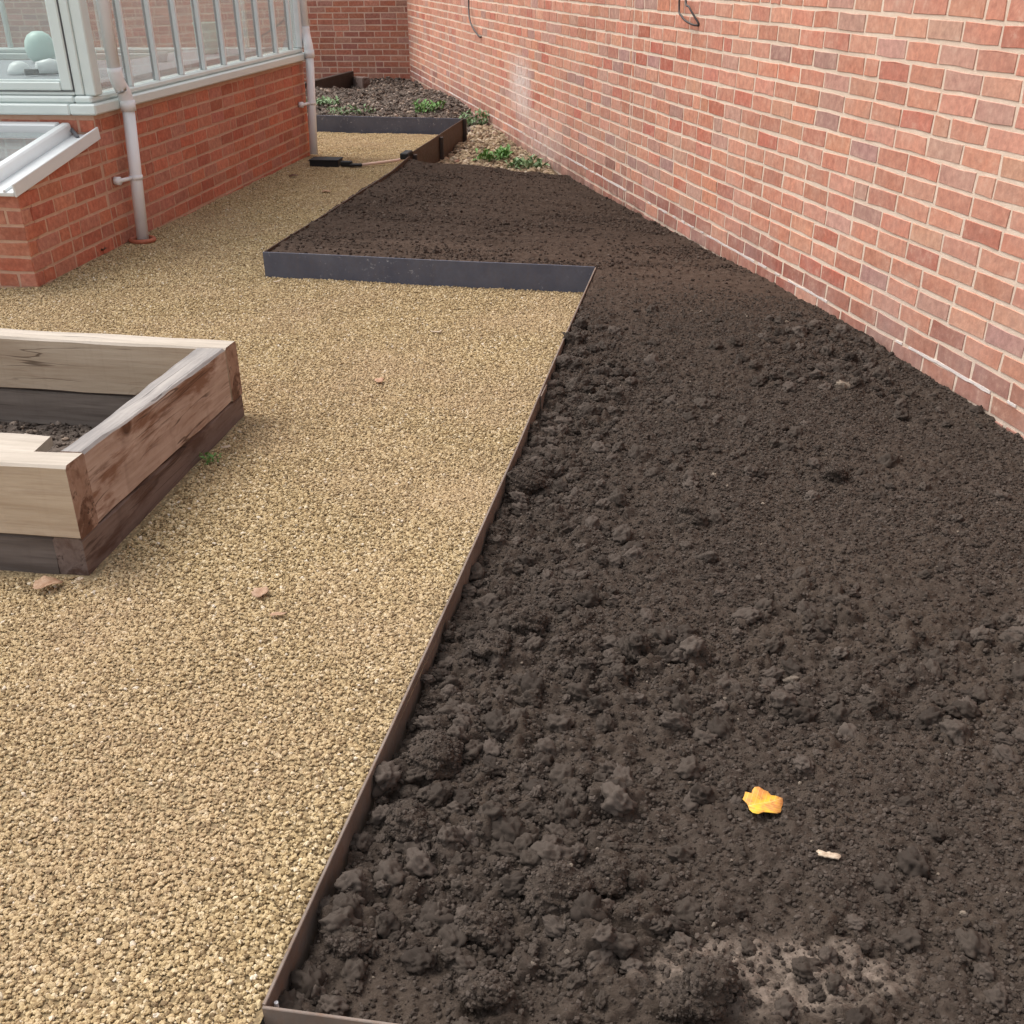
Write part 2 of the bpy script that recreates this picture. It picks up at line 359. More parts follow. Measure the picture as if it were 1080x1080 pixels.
def wood(name, a, b, dark, grain=1.0, wane=None, knots=True, saw=True):
    """coordinates: x runs along the timber"""
    t = NT(name); v = t.mapped((1.6, 22, 22)); n = t.noise(1.2, 5, .6, v, .4); v2 = t.mapped((5, 90, 90)); n2 = t.noise(1, 4, .6, v2)
    c = t.mix(t.rng(n, .3, .72), a, b); c = t.mix(t.math('MULTIPLY', t.rng(n2, .5, .75), .35 * grain), c, dark)
    if saw:
        v3 = t.mapped((75, 2.5, 2.5), (0, .12, .12)); n3 = t.noise(1, 2, .5, v3); c = t.mix(t.math('MULTIPLY', t.rng(n3, .55, .78), .12), c, dark)
        n5 = t.noise(2.6, 3, .5); c = t.mix(t.math('MULTIPLY', t.rng(n5, .5, .7), .25), c, b)
    if knots:
        k = t.voro(4.3, t.mapped((1, 1.25, 1.25))); c = t.mix(t.rng(k, .17, .10), c, tuple(x * .4 for x in dark))
        rg = t.math('SINE', t.math('MULTIPLY', k, 60)); c = t.mix(t.math('MULTIPLY', t.rng(k, .38, .12), t.math('MULTIPLY', t.rng(rg, .2, 1), .3)), c, dark)
    if wane:
        v4 = t.mapped((1.5, 9, 9), (0, .22, 0)); m = t.rng(t.noise(1.25, 5, .65, v4, .5), .52, .62); c = t.mix(t.math('MULTIPLY', m, .85), c, wane)
        v5 = t.mapped((2.2, 34, 34), (0, .18, 0)); m2 = t.rng(t.noise(1, 4, .65, v5, .6), .58, .68); c = t.mix(t.math('MULTIPLY', m2, .7), c, tuple(x * .45 for x in wane))
        lo = t.mapped((7, 1.5, 1.5)); m3 = t.rng(t.noise(1, 3, .6, lo), .6, .72); c = t.mix(t.math('MULTIPLY', m3, .35), c, tuple(x * .5 for x in dark))
    ck = t.noise(1.0, 3, .5, t.mapped((1.1, 13, 13)), .3); cr = t.rng(t.math('ABSOLUTE', t.math('SUBTRACT', ck, .5)), .012, .004); cm = t.math('MULTIPLY', cr, t.rng(t.noise(2.3, 2, .5), .5, .6)); c = t.mix(t.math('MULTIPLY', cm, .75), c, tuple(x * .3 for x in dark))
    st = t.rng(t.noise(3.2, 5, .65, t.mapped((.6, 2.5, 2.5))), .5, .72); c = t.mix(t.math('MULTIPLY', st, .3 * grain), c, dark)
    t.col(c).rough(.85).bump(t.math('SUBTRACT', t.math('ADD', n, n2), cm), .35, .004); return t.mat
M_WCREAM = wood('fresh oak', (.40, .305, .215), (.55, .45, .34), (.24, .145, .09))
M_WTOP = wood('pale timber top', (.40, .345, .28), (.57, .50, .425), (.30, .25, .21), .9, None, False)
M_WGREY = wood('grey timber top', (.20, .185, .18), (.44, .40, .365), (.13, .12, .12), 1.2, None, False)
M_WSIDE = wood('weathered timber side', (.33, .235, .19), (.52, .41, .355), (.19, .105, .075), 1.3, (.17, .075, .04))
M_WEND = wood('weathered end grain', (.24, .145, .105), (.36, .25, .20), (.13, .07, .05), 1.0, (.10, .045, .028), False, False)
M_WOLD = wood('weathered inner timber', (.13, .105, .09), (.26, .22, .19), (.06, .045, .038), 1.2, None, False)
M_WDARK = wood('dark wet timber', (.085, .066, .056), (.17, .138, .122), (.035, .025, .022), 1, None, False)
M_WLOW = wood('brown wet timber', (.13, .09, .075), (.22, .165, .145), (.07, .042, .034), 1, (.085, .045, .032), False)
def leaf_mat(name, a, b, s=40):
    t = NT(name); n = t.noise(s, 4, .6); t.col(t.mix(t.rng(n, .35, .65), a, b)).rough(.6); t.b.inputs['Specular IOR Level'].default_value = .3
    t.b.inputs['Subsurface Weight'].default_value = 0; return t.mat
M_WEED = leaf_mat('weed green', (.09, .20, .05), (.17, .32, .09), 30)
M_WEED2 = leaf_mat('weed blue green', (.11, .19, .08), (.24, .34, .17), 30)
def fresh_leaf():
    t = NT('yellow leaf'); n = t.noise(34, 4, .65); c = t.mix(t.rng(n, .38, .62), (.74, .47, .045), (.66, .27, .085)); n2 = t.noise(75, 4, .6); c = t.mix(t.math('MULTIPLY', t.rng(n2, .55, .7), .7), c, (.36, .16, .05))
    y = t.dot((0, 1, 0), (0, 0, 0)); x = t.dot((1, 0, 0), (0, 0, 0)); v = t.rng(t.math('ABSOLUTE', y), .0012, .0006); side = t.math('SINE', t.math('MULTIPLY', t.math('SUBTRACT', x, t.math('ABSOLUTE', y)), 520)); v2 = t.rng(side, .93, .98)
    c = t.mix(t.math('MULTIPLY', t.math('ADD', v, v2, True), .5), c, (.80, .58, .22)); t.col(c).rough(.7).bump(n2, .4, .003); t.b.inputs['Specular IOR Level'].default_value = .2; return t.mat
M_LEAFY = fresh_leaf()
M_LEAFB = leaf_mat('brown leaf', (.30, .15, .08), (.45, .27, .17), 60)
M_LEAFP = leaf_mat('pink leaf', (.30, .17, .10), (.44, .29, .19), 60)
M_LEAFR = leaf_mat('dark leaf', (.09, .045, .03), (.16, .08, .05), 60)
M_CHIP = leaf_mat('pale chip', (.36, .265, .18), (.56, .46, .35), 160)

# ---------------------------------------------------------------- brick walls
def clip_poly(P, fn):
    """keep points with fn(p) <= 0"""
    out = []
    for i in range(len(P)):
        a, b = P[i], P[(i + 1) % len(P)]; fa, fb = fn(a), fn(b)
        if fa <= 0: out.append(a)
        if (fa < 0 < fb) or (fb < 0 < fa): t = fa / (fa - fb); out.append((a[0] + (b[0] - a[0]) * t, a[1] + (b[1] - a[1]) * t))
    return out
def brick_face(V, Fc, Ms, Cl, to3, s0, s1, z0, n0, n1, phase, palette, seed, top=None, gaps=(), headers=.06, jit=.0025, proud=.004, low=None, ends=True):
    """bricks on one face of a wall: to3(s, z, depth)"""
    rg = random.Random(seed)
    for k in range(n0, n1):
        za = z0 + k * .075 + .005; zb = za + .065
        s = s0 - .3 + ((phase + (.1125 if k % 2 else 0)) % .225)
        bounds = []
        while s < s1 + .3:
            L = .225 + rg.uniform(-.006, .006)
            if rg.random() < headers: L = .1125
            bounds.append((s, s + L)); s += L
        # keep the bond from drifting
        cuts = [s0] + [g for g in gaps if s0 < g < s1] + [s1]
        for a, b in bounds:
            for c0, c1 in zip(cuts[:-1], cuts[1:]):
                e0 = c0 + (.006 if c0 in gaps else 0); e1 = c1 - (.006 if c1 in gaps else 0)
                lo = max(a + .005, e0); hi = min(b - .005, e1)
                if hi - lo < .02: continue
                j = lambda: rg.uniform(-jit, jit)
                P = [(lo + j(), za + j()), ((lo + hi) / 2, za + j() * .7), (hi + j(), za + j()), (hi + j(), zb + j()), ((lo + hi) / 2, zb + j() * .7), (lo + j(), zb + j())]
                if top: P = clip_poly(P, lambda p: p[1] - (top(p[0]) - .002))
                if len(P) < 3: continue
                cs = sum(p[0] for p in P) / len(P); cz = sum(p[1] for p in P) / len(P)
                if max(p[1] for p in P) - min(p[1] for p in P) < .012: continue
                d = proud * rg.uniform(.65, 1.2); bv = .0035
                n = len(P); base = len(V)
                for p in P: V.append(to3(p[0], p[1], -.004))
                for p in P:
                    ds = cs - p[0]; dz = cz - p[1]
                    V.append(to3(p[0] + (bv if ds > .004 else -bv if ds < -.004 else 0), p[1] + (bv if dz > .004 else -bv if dz < -.004 else 0), d + rg.uniform(-.0008, .0008)))
                col = palette(rg, k, cs)
                Cl += [(*col, 1)] * (2 * n)
                Fc.append([base + n + i for i in range(n)]); Ms.append(0)
                for i in range(n): Fc.append([base + i, base + (i + 1) % n, base + n + (i + 1) % n, base + n + i]); Ms.append(0)
def slab(V, Fc, Ms, Cl, to3, P, d0, d1, m):
    """solid prism of outline P between depths"""
    n = len(P); b = len(V)
    for p in P: V.append(to3(p[0], p[1], d1))
    for p in P: V.append(to3(p[0], p[1], d0))
    Cl += [(.5, .5, .5, 1)] * (2 * n)
    Fc.append([b + i for i in range(n)]); Fc.append([b + n + i for i in range(n)][::-1])
    for i in range(n): Fc.append([b + i, b + n + i, b + n + (i + 1) % n, b + (i + 1) % n])
    Ms += [m] * (n + 2)

def pal(cols, wts, v=.10):
    tot = sum(wts)
    def f(rg, k, s):
        r = rg.random() * tot
        for c, wt in zip(cols, wts):
            r -= wt
            if r <= 0: break
        g = 1 + rg.uniform(-v, v)
        return tuple(max(0, x * g * (1 + rg.uniform(-.04, .04))) for x in c)
    return f
pal_right_a = pal([(.54, .225, .145), (.50, .205, .138), (.58, .27, .18), (.48, .26, .20), (.40, .22, .185), (.46, .145, .095), (.55, .265, .18)], [4, 4, 3, 1.8, .8, 1.2, 2.4], .10)
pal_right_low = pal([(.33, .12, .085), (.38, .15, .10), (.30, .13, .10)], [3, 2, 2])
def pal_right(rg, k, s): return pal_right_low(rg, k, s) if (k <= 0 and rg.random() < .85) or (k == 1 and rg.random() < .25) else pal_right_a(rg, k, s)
pal_left = pal([(.49, .155, .092), (.52, .178, .108), (.43, .138, .088), (.50, .205, .142), (.45, .172, .12), (.54, .205, .13)], [4, 4, 2, 2.5, 2, 2], .08)
pal_back = pal([(.40, .15, .095), (.36, .13, .085), (.44, .185, .125), (.31, .12, .09), (.38, .19, .14)], [4, 3, 2, 2, 2])

# garden wall on the right
V, Fc, Ms, Cl = [], [], [], []
S0, S1 = -9.5, 10.2
w3 = lambda s, z, d: Wp(s, d, z)
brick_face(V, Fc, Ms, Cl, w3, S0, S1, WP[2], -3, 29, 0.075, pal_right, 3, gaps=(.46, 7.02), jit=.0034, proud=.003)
slab(V, Fc, Ms, Cl, w3, [(S0, -.3), (S1, -.3), (S1, 2.355), (S0, 2.355)], -.215, .0003, 1)
# the thick white bed joint over the lowest course
rg = random.Random(5); n = 400; pts = [S0 + (S1 - S0) * i / n for i in range(n + 1)]
P = [(s, WP[2] - .004 + rg.uniform(-.004, .003)) for s in pts] + [(s, WP[2] + .005 + rg.uniform(-.003, .004)) for s in pts[::-1]]
for i in range(n):
    if math.sin(i * .31) + math.sin(i * .117 + 1) + rg.uniform(-1.2, 1.2) < -.3: continue
    q = [P[i], P[i + 1], P[2 * n - i], P[2 * n + 1 - i]]; slab(V, Fc, Ms, Cl, w3, q, -.002, .0035, 2)
# mortar in the two upright movement joints stands a little behind the bricks
wall_r = mesh_obj('garden_wall', V, Fc, mats=[M_BR, M_MR, M_MR2], midx=Ms, colors=Cl)
setp(wall_r, 'long pinkish red brick garden wall with pale mortar running up the right side of the soil', 'wall')
mb = MB(); mb.bar(Wp(S0, -.1, 2.39), Wp(S1, -.1, 2.39), Z3, .27, .065, .008); mb.build('coping', M_CONC, wall_r)

# back garden wall
V, Fc, Ms, Cl = [], [], [], []
k3 = lambda s, z, d: CORNER - BN * s - BU * d + Z3 * z
brick_face(V, Fc, Ms, Cl, k3, -.02, 13.5, .0678, -2, 31, .03, pal_back, 8)
slab(V, Fc, Ms, Cl, k3, [(-.02, -.3), (13.5, -.3), (13.5, 2.355), (-.02, 2.355)], -.215, .0008, 1)
wall_b = mesh_obj('garden_wall', V, Fc, mats=[M_BB, M_MB], midx=Ms, colors=Cl)
setp(wall_b, 'orange red brick wall closing the far end of the garden behind the rubble bed', 'wall')
mb = MB(); mb.bar(k3(-.02, 2.39, -.1), k3(13.5, 2.39, -.1), Z3, .27, .065, .008); mb.build('coping', M_CONC, wall_b)

# ---------------------------------------------------------------- glasshouse on its brick plinth
GH = empty('glasshouse', Bp(0.97, 0, .1))
setp(GH, 'pale green white framed glasshouse on a red brick plinth at the left', 'glasshouse')
GS0, GS1, GW, PZ = .95, 4.66, 3.3, .800
V, Fc, Ms, Cl = [], [], [], []
b3 = lambda s, z, d: Bp(s, d, z)
topz = lambda s: .556 + .146 * s
def topf(s): return topz(s) if s < GS0 - .02 else PZ
# right side: low walled cold frame in front (s<GS0), glasshouse plinth behind, straight joint between
brick_face(V, Fc, Ms, Cl, b3, 0, GS0 - .06, BP[2], -3, 9, .041, pal_left, 21, top=topz, headers=.12)
brick_face(V, Fc, Ms, Cl, b3, GS0 - .05, GS1, BP[2], -3, 9, .02, pal_left, 22, top=lambda s: PZ, headers=.08)
slab(V, Fc, Ms, Cl, b3, [(GS0 - .055, -.2), (GS1, -.2), (GS1, PZ), (GS0 - .055, PZ)], -.105, .0008, 1)
# front of the glasshouse plinth (behind the frame), far end, left side
f3 = lambda s, z, d: Bp(GS0 - .055 - d, -s, z)
brick_face(V, Fc, Ms, Cl, f3, .004, GW, BP[2], -3, 9, .05, pal_left, 23, top=lambda s: PZ)
slab(V, Fc, Ms, Cl, f3, [(.106, -.2), (GW, -.2), (GW, PZ), (.106, PZ)], -.10, .0008, 1)
e3 = lambda s, z, d: Bp(GS1 - .10 - d, -s, z)
brick_face(V, Fc, Ms, Cl, e3, .11, GW, BP[2], -3, 9, .05, pal_left, 24, top=lambda s: PZ)
slab(V, Fc, Ms, Cl, e3, [(.106, -.2), (GW, -.2), (GW, PZ), (.106, PZ)], -.10, .0008, 1)
l3 = lambda s, z, d: Bp(s, -GW - .002 + d + .0, z)
brick_face(V, Fc, Ms, Cl, l3, GS0, GS1 - .0, BP[2], -3, 9, .05, pal_left, 25, top=lambda s: PZ)
slab(V, Fc, Ms, Cl, l3, [(GS0 - .055, -.2), (GS1, -.2), (GS1, PZ), (GS0 - .055, PZ)], -.10, .0008, 1)
mesh_obj('plinth', V, Fc, GH and None, GH, mats=[M_BL, M_ML], midx=Ms, colors=Cl)
# floor
mb = MB(); mb.add([Bp(GS0, -.12, .135), Bp(GS1 - .1, -.12, .135), Bp(GS1 - .1, -GW, .135), Bp(GS0, -GW, .135)], [[0, 1, 2, 3]]); mb.build('floor', M_CONC, GH)
# sill
mb = MB()
def ring_bar(mb, o_out, z, wdt, hgt, bev):
    a, b, c_, d_ = Bp(GS0 - .055 - o_out + wdt / 2, 0, z), Bp(GS1 + o_out, 0, z), 0, 0
    mb.bar(Bp(GS0 - .055 - o_out, o_out - wdt / 2, z), Bp(GS1 + o_out, o_out - wdt / 2, z), Z3, wdt, hgt, bev)
    mb.bar(Bp(GS0 - .055 - o_out + wdt / 2, o_out - wdt - .001, z), Bp(GS0 - .055 - o_out + wdt / 2, -GW - o_out, z), Z3, wdt, hgt, bev)
    mb.bar(Bp(GS1 + o_out - wdt / 2 - .0, o_out - wdt - .001, z), Bp(GS1 + o_out - wdt / 2, -GW - o_out + wdt + .001, z), Z3, wdt, hgt, bev)
    mb.bar(Bp(GS0 - .055 - o_out + wdt + .001, -GW - o_out + wdt / 2, z), Bp(GS1 + o_out, -GW - o_out + wdt / 2, z), Z3, wdt, hgt, bev)
ring_bar(mb, .042, .832, .15, .054, .008)
ring_bar(mb, .012, .877, .10, .036, .01)
mb.build('sill', M_WHITE, GH)
ZE = 2.0
# glazing bars on the right side: a slim white bar with a dark gasket line beside it
for s in [1.43 + .3745 * i for i in range(9)]:
    mb = MB(); mb.bar(Bp(s, -.008, .894), Bp(s, -.008, ZE), BN, .020, .030, .004, 0); mb.bar(Bp(s - .004, -.0275, .894), Bp(s - .004, -.0275, ZE), BN, .016, .009, 0, 1)
    mb.build('glazing_bar', [M_WHITE2, M_DARKSEAL], GH)
# far and left sides
for s in [.45 + .42 * i for i in range(7)]:
    mb = MB(); mb.bar(Bp(GS1 - .03, -s, .894), Bp(GS1 - .03, -s, ZE), BU, .03, .045, .004); mb.build('glazing_bar', M_WHITE, GH)
for s in [1.43 + .3745 * i for i in range(9)]:
    mb = MB(); mb.bar(Bp(s, -GW + .0, .894), Bp(s, -GW + .0, ZE), BN, .03, .045, .004); mb.build('glazing_bar', M_WHITE, GH)
# corner posts
for (s, o, wd) in ((GS0 + .005, -.003, .085), (GS1 - .02, -.02, .06), (GS0 + .01, -GW + .03, .08), (GS1 - .02, -GW + .03, .06)):
    mb = MB(); mb.bar(Bp(s, o, .894), Bp(s, o, ZE), BN, wd, .064 if abs(o + .003) < .001 else .085, .006); mb.build('corner_post', M_WHITE2 if s > 2 else M_WHITE, GH)
# glass panes
def pane(a, b, z0, z1, t=.004):
    mb = MB(); a = np.array(a); b = np.array(b); mb.bar((a + b) / 2 * [1, 1, 0] + Z3 * z0, (a + b) / 2 * [1, 1, 0] + Z3 * z1, np.cross((b - a) / np.linalg.norm(b - a), Z3), np.linalg.norm(b - a), t); mb.build('pane', M_GLASS, GH)
sb = [GS0 + .05] + [1.43 + .3745 * i for i in range(9)] + [GS1 - .05]
for a, b in zip(sb[:-1], sb[1:]): pane(Bp(a + .014, -.018, 0), Bp(b - .014, -.018, 0), .893, ZE)
ob = [.06] + [.45 + .42 * i for i in range(7)] + [GW - .01]
for a, b in zip(ob[:-1], ob[1:]): pane(Bp(GS1 - .03, -a - .016, 0), Bp(GS1 - .03, -b + .016, 0), .893, ZE)
# front: casement windows in a white frame
FW = [(.035, 1.0), (1.06, 1.98), (2.04, 2.96)]
for (o0, o1) in FW:
    fr = MB(); s = GS0 - .012
    fr.bar(Bp(s, -o0 - .025, .897), Bp(s, -o0 - .025, ZE), BU, .05, .07, .005); fr.bar(Bp(s, -o1 + .025, .897), Bp(s, -o1 + .025, ZE), BU, .05, .07, .005)
    fr.bar(Bp(s, -o0 - .051, .906), Bp(s, -o1 + .051, .906), Z3, .07, .018, .004)
    fo = fr.build('window_frame', M_WHITE, GH)
    sm = MB(); s2 = s - .022
    sm.bar(Bp(s2, -o0 - .085, .922), Bp(s2, -o0 - .085, ZE), BU, .062, .05, .006); sm.bar(Bp(s2, -o1 + .085, .922), Bp(s2, -o1 + .085, ZE), BU, .062, .05, .006)
    sm.bar(Bp(s2, -o0 - .117, .942), Bp(s2, -o1 + .117, .942), Z3, .05, .042, .006)
    sm.bar(Bp(s2 + .004, -o0 - .117, .967), Bp(s2 + .004, -o1 + .117, .967), Z3, .03, .010, .003)
    sm.build('casement', M_WHITE, fo)
    sl = MB(); sl.bar(Bp(s2 - .002, -o0 - .0525, .918), Bp(s2 - .002, -o0 - .0525, ZE), BU, .004, .03); sl.bar(Bp(s2 - .002, -o0 - .055, .918), Bp(s2 - .002, -o1 + .055, .918), Z3, .03, .004); sl.build('gasket', M_DARKSEAL, fo)
    mb = MB(); mb.bar(Bp(s2, -(o0 + o1) / 2, .969), Bp(s2, -(o0 + o1) / 2, ZE), BU, o1 - o0 - .23, .004); mb.build('pane', M_GLASS, fo)
for o in (1.03, 2.01, 3.05):
    mb = MB(); mb.bar(Bp(GS0 - .01, -o, .894), Bp(GS0 - .01, -o, ZE), BU, .056, .08, .005); mb.build('corner_post', M_WHITE, GH)
# eaves and pitched glass roof (above the frame, it shades the inside)
mb = MB(); ZR = 3.1
for o in (0.0, -GW): mb.bar(Bp(GS0 - .06, o, ZE + .04), Bp(GS1 + .03, o, ZE + .04), Z3, .11, .08, .01)
mb.bar(Bp(GS0 - .01, -.06, ZE + .04), Bp(GS0 - .01, -GW + .06, ZE + .04), Z3, .09, .08, .01); mb.bar(Bp(GS1 - .02, -.06, ZE + .04), Bp(GS1 - .02, -GW + .06, ZE + .04), Z3, .07, .08, .01)
mb.bar(Bp(GS0 - .06, -GW / 2, ZR), Bp(GS1 + .03, -GW / 2, ZR), Z3, .07, .09, .01)
for i in range(11):
    s = GS0 + (GS1 - GS0) * i / 10
    for o in (0, -GW): mb.bar(Bp(s, o, ZE + .085), Bp(s, -GW / 2 + (.04 if o == 0 else -.04), ZR - .02), Z3, .03, .05, .004)
mb.build('roof_frame', M_WHITE, GH)
mb = MB()
for o in (0, -GW):
    mb.add([Bp(GS0, o, ZE + .12), Bp(GS1, o, ZE + .12), Bp(GS1, -GW / 2, ZR + .03), Bp(GS0, -GW / 2, ZR + .03)], [[0, 1, 2, 3]])
mb.build('roof_glass', M_GLASS, GH)

# cold frame against the front of the glasshouse
CF = empty('cold_frame', Bp(.45, -.5, .1)); setp(CF, 'low brick cold frame with sloping white glazed lid in front of the glasshouse', 'cold frame')
CFW = 1.9
V, Fc, Ms, Cl = [], [], [], []
h3 = lambda s, z, d: Bp(-d, -s, z)
brick_face(V, Fc, Ms, Cl, h3, 0, CFW, BP[2], -3, 7, .05, pal_left, 31, top=lambda s: .552, headers=.1)
slab(V, Fc, Ms, Cl, h3, [(.003, -.2), (CFW, -.2), (CFW, .552), (.003, .552)], -.1, .0008, 1)
slab(V, Fc, Ms, Cl, b3, [(.1005, -.2), (GS0 - .0575, -.2), (GS0 - .0575, topz(GS0 - .06)), (.1005, topz(.1))], -.105, .0008, 1)
slab(V, Fc, Ms, Cl, lambda s, z, d: Bp(s, -CFW + d, z), [(.1, -.2), (GS0 - .06, -.2), (GS0 - .06, topz(GS0 - .06)), (.1, topz(.1))], -.1, .0008, 1)
mesh_obj('frame_wall', V, Fc, None, CF, mats=[M_BL, M_ML], midx=Ms, colors=Cl)
sl = np.array([1, .146]) / math.hypot(1, .146)
LD = BU * sl[0] + Z3 * sl[1]; LU = np.cross(BN, LD); LU = LU if LU[2] > 0 else -LU
def Lp(a, o, h): return Bp(0, o, topz(0)) + LD * a + LU * h
lid = MB()
A0, A1 = -.05, .90
lid.bar(Lp(A0, .018, .03), Lp(A1, .018, .03), LU, .012, .062, .003)            # outer lip
lid.bar(Lp(A0, -.06, .012), Lp(A1, -.06, .012), LU, .14, .02, .003)            # flat tray
lid.bar(Lp(A0, -.035, .028), Lp(A1, -.035, .028), LU, .012, .012, .002)
lid.bar(Lp(A0, -.155, .045), Lp(A1, -.155, .045), LU, .05, .075, .008)         # inner rail
lid.bar(Lp(A0 - .02, -.19, .03), Lp(A0 - .02, -CFW + .05, .03), LU, .06, .07, .006)
lid.bar(Lp(A1 - .03, -.19, .05), Lp(A1 - .03, -CFW + .05, .05), LU, .06, .07, .006)
lid.bar(Lp(A0, -CFW + .03, .03), Lp(A1, -CFW + .03, .03), LU, .05, .06, .006)
lo = lid.build('lid_frame', M_WHITE2, CF)
mb = MB(); mb.box((Lp(A0 + .02, -.95, .045) + Lp(A1 - .07, -.95, .045)) / 2, (LD, BN, LU), ((A1 - A0 - .1) / 2, .76, .003)); mb.build('pane', M_GLASS, CF)
mb = MB()
for i in range(6): mb.bar(Bp(.16 + i * .13, -.16, .47), Bp(.16 + i * .13, -CFW + .12, .47), Z3, .075, .03, .004)
mb.build('slatted_shelf', M_GREY, CF)
mb = MB(); mb.bar(Lp(.83, -.07, .026), Lp(.90, -.135, .05), LU, .018, .014, .003); mb.build('stay', M_DARKSEAL, CF)

# staging and pots inside the glasshouse
ST = empty('staging', Bp(2.8, -.5, .14)); setp(ST, 'grey greenhouse staging bench standing along the inside of the glass', 'bench')
mb = MB(); mb.bar(Bp(1.02, -.50, .88), Bp(4.45, -.50, .88), Z3, .72, .04, .004); mb.bar(Bp(2.13, -.87, .88), Bp(2.13, -2.6, .88), Z3, 2.20, .04, .004)
mb.bar(Bp(1.02, -.148, .91), Bp(4.45, -.148, .91), Z3, .015, .02, .003); mb.build('bench_top', M_GREY, ST)
for (s, o) in ((1.1, -.2), (1.1, -.82), (2.7, -.2), (2.7, -.82), (4.4, -.2), (4.4, -.82), (1.1, -2.5), (3.1, -2.5)):
    mb = MB(); mb.bar(Bp(s, o, .137), Bp(s, o, .859), BN, .04, .04, .003); mb.build('leg', M_GREY, ST)
def lathe(prof, c, n=24):
    mb = MB(); V = []; c = np.array(c, float)
    for r, z in prof: V += [c + np.array([r * math.cos(t), r * math.sin(t), z]) for t in np.arange(n) * 2 * math.pi / n]
    Fq = [[i * n + j, i * n + (j + 1) % n, (i + 1) * n + (j + 1) % n, (i + 1) * n + j] for i in range(len(prof) - 1) for j in range(n)]
    mb.add(V, Fq + [list(range(n))[::-1], [(len(prof) - 1) * n + j for j in range(n)]]); return mb
for (s, o, R_, lab, mm) in ((3.0, -1.385, .105, 'round pale green globe shaped pot on the staging behind the front window', M_CREAM),):
    p = Bp(s, o, .902); o_ = lathe([(R_ * .55, 0), (R_ * .9, R_ * .35), (R_, R_ * .85), (R_ * .93, R_ * 1.3), (R_ * .7, R_ * 1.65), (R_ * .35, R_ * 1.85), (.01, R_ * 1.88)], p).build('plant_pot', mm, smooth_=True); setp(o_, lab, 'pot')
o_ = lathe([(.075, 0), (.072, .025), (.055, .055), (.03, .07), (.005, .075)], Bp(2.08, -1.05, .902)).build('bowl', M_WHITE2, smooth_=True); setp(o_, 'small white upturned bowl on the grey staging behind the front window', 'bowl')
tp = empty('garden_tap', Bp(2.02, -.81, .902)); setp(tp, 'white and black handled tool lying on the staging beside the window stile', 'tool')
mb = MB(); mb.tube([Bp(1.98, -.87, .945), Bp(2.04, -.81, .95), Bp(2.10, -.73, .94)], [.035, .045, .03], 14); mb.build('body', M_WHITE2, tp, True)
mb = MB(); mb.tube([Bp(1.93, -.93, .924), Bp(1.98, -.87, .922), Bp(2.06, -.78, .922)], .019, 10); mb.build('handle', M_BLACK, tp, True)
tp.name = 'hand_tool'
for i, (s, o, r_, h_, lab) in enumerate([(2.55, -.62, .05, .07, 'small white tray tub on the staging nearest the third pane'), (3.1, -.55, .06, .05, 'low white dish on the staging near the middle of the glass side'), (3.9, -.5, .09, .2, 'tall pale green pot on the staging near the far end of the glass side')]):
    o_ = lathe([(r_ * .8, 0), (r_, h_), (r_ * 1.06, h_), (r_ * 1.06, h_ + .01), (r_ * .9, h_ + .01), (r_ * .85, h_ * .6)], Bp(s, o, .902)).build('plant_pot', (M_WHITE2, M_WHITE2, M_CREAM)[i]); setp(o_, lab, 'pot')

# ---------------------------------------------------------------- downpipes
def downpipe(name, s_up, s_lo_t, s_lo_b, o_up, o_lo, zt, zb, zbend, bracket_z, lab):
    r_ = empty(name, Bp(s_lo_b, o_lo, zb)); setp(r_, lab, 'pipe')
    mb = MB(); R_ = .034
    mb.tube([Bp(s_up, o_up, zt), Bp(s_up, o_up, zbend + .02)], R_, 20); mb.build('upper_pipe', M_PIPE, r_, True)
    mb = MB(); pts = []
    P0, P1, P2, P3 = Bp(s_up, o_up, zbend + .05), Bp(s_up, o_up, zbend - .015), Bp(s_lo_t, o_lo, zbend - .085), Bp(s_lo_t, o_lo, zbend - .16)
    for a, b, c_ in ((P0, P1, (P1 + P2) / 2), ((P1 + P2) / 2, P2, P3)):
        for t in np.linspace(0, 1, 7): pts.append((1 - t) ** 2 * a + 2 * t * (1 - t) * b + t * t * c_)
    mb.tube(pts, R_ + .004, 20); mb.tube([P3 + Z3 * .045, P3 - Z3 * .01], R_ + .008, 20); mb.build('swan_neck', M_PIPE, r_, True)
    mb = MB(); mb.tube([Bp(s_lo_t, o_lo, zbend - .15), Bp(s_lo_b, o_lo, zb)], R_, 20); mb.build('lower_pipe', M_PIPE, r_, True)
    t = (bracket_z - zb) / (zbend - .15 - zb); s = lerp(s_lo_b, s_lo_t, t)
    mb = MB(); mb.tube([Bp(s, o_lo, bracket_z - .012), Bp(s, o_lo, bracket_z + .012)], R_ + .004, 20)
    mb.tube([Bp(s - .03, o_lo - .01, bracket_z), Bp(s - .13, .035, bracket_z)], .011, 12); mb.tube([Bp(s - .13, .012, bracket_z), Bp(s - .13, .045, bracket_z)], .022, 14); mb.build('bracket', M_PIPE, r_, True)
    return r_
downpipe('downpipe', 1.10, 1.165, 1.07, .066, .078, ZE - .02, .11, .965, .455, 'grey white downpipe nearest the camera, dropping into a red clay gully ring')
downpipe('downpipe', 4.70, 4.62, 4.50, .035, .078, ZE - .02, .10, .995, .49, 'thin grey white downpipe at the far corner of the glasshouse beside the black box')
gl = MB(); gp = Bp(1.065, .078, .118); n = 28
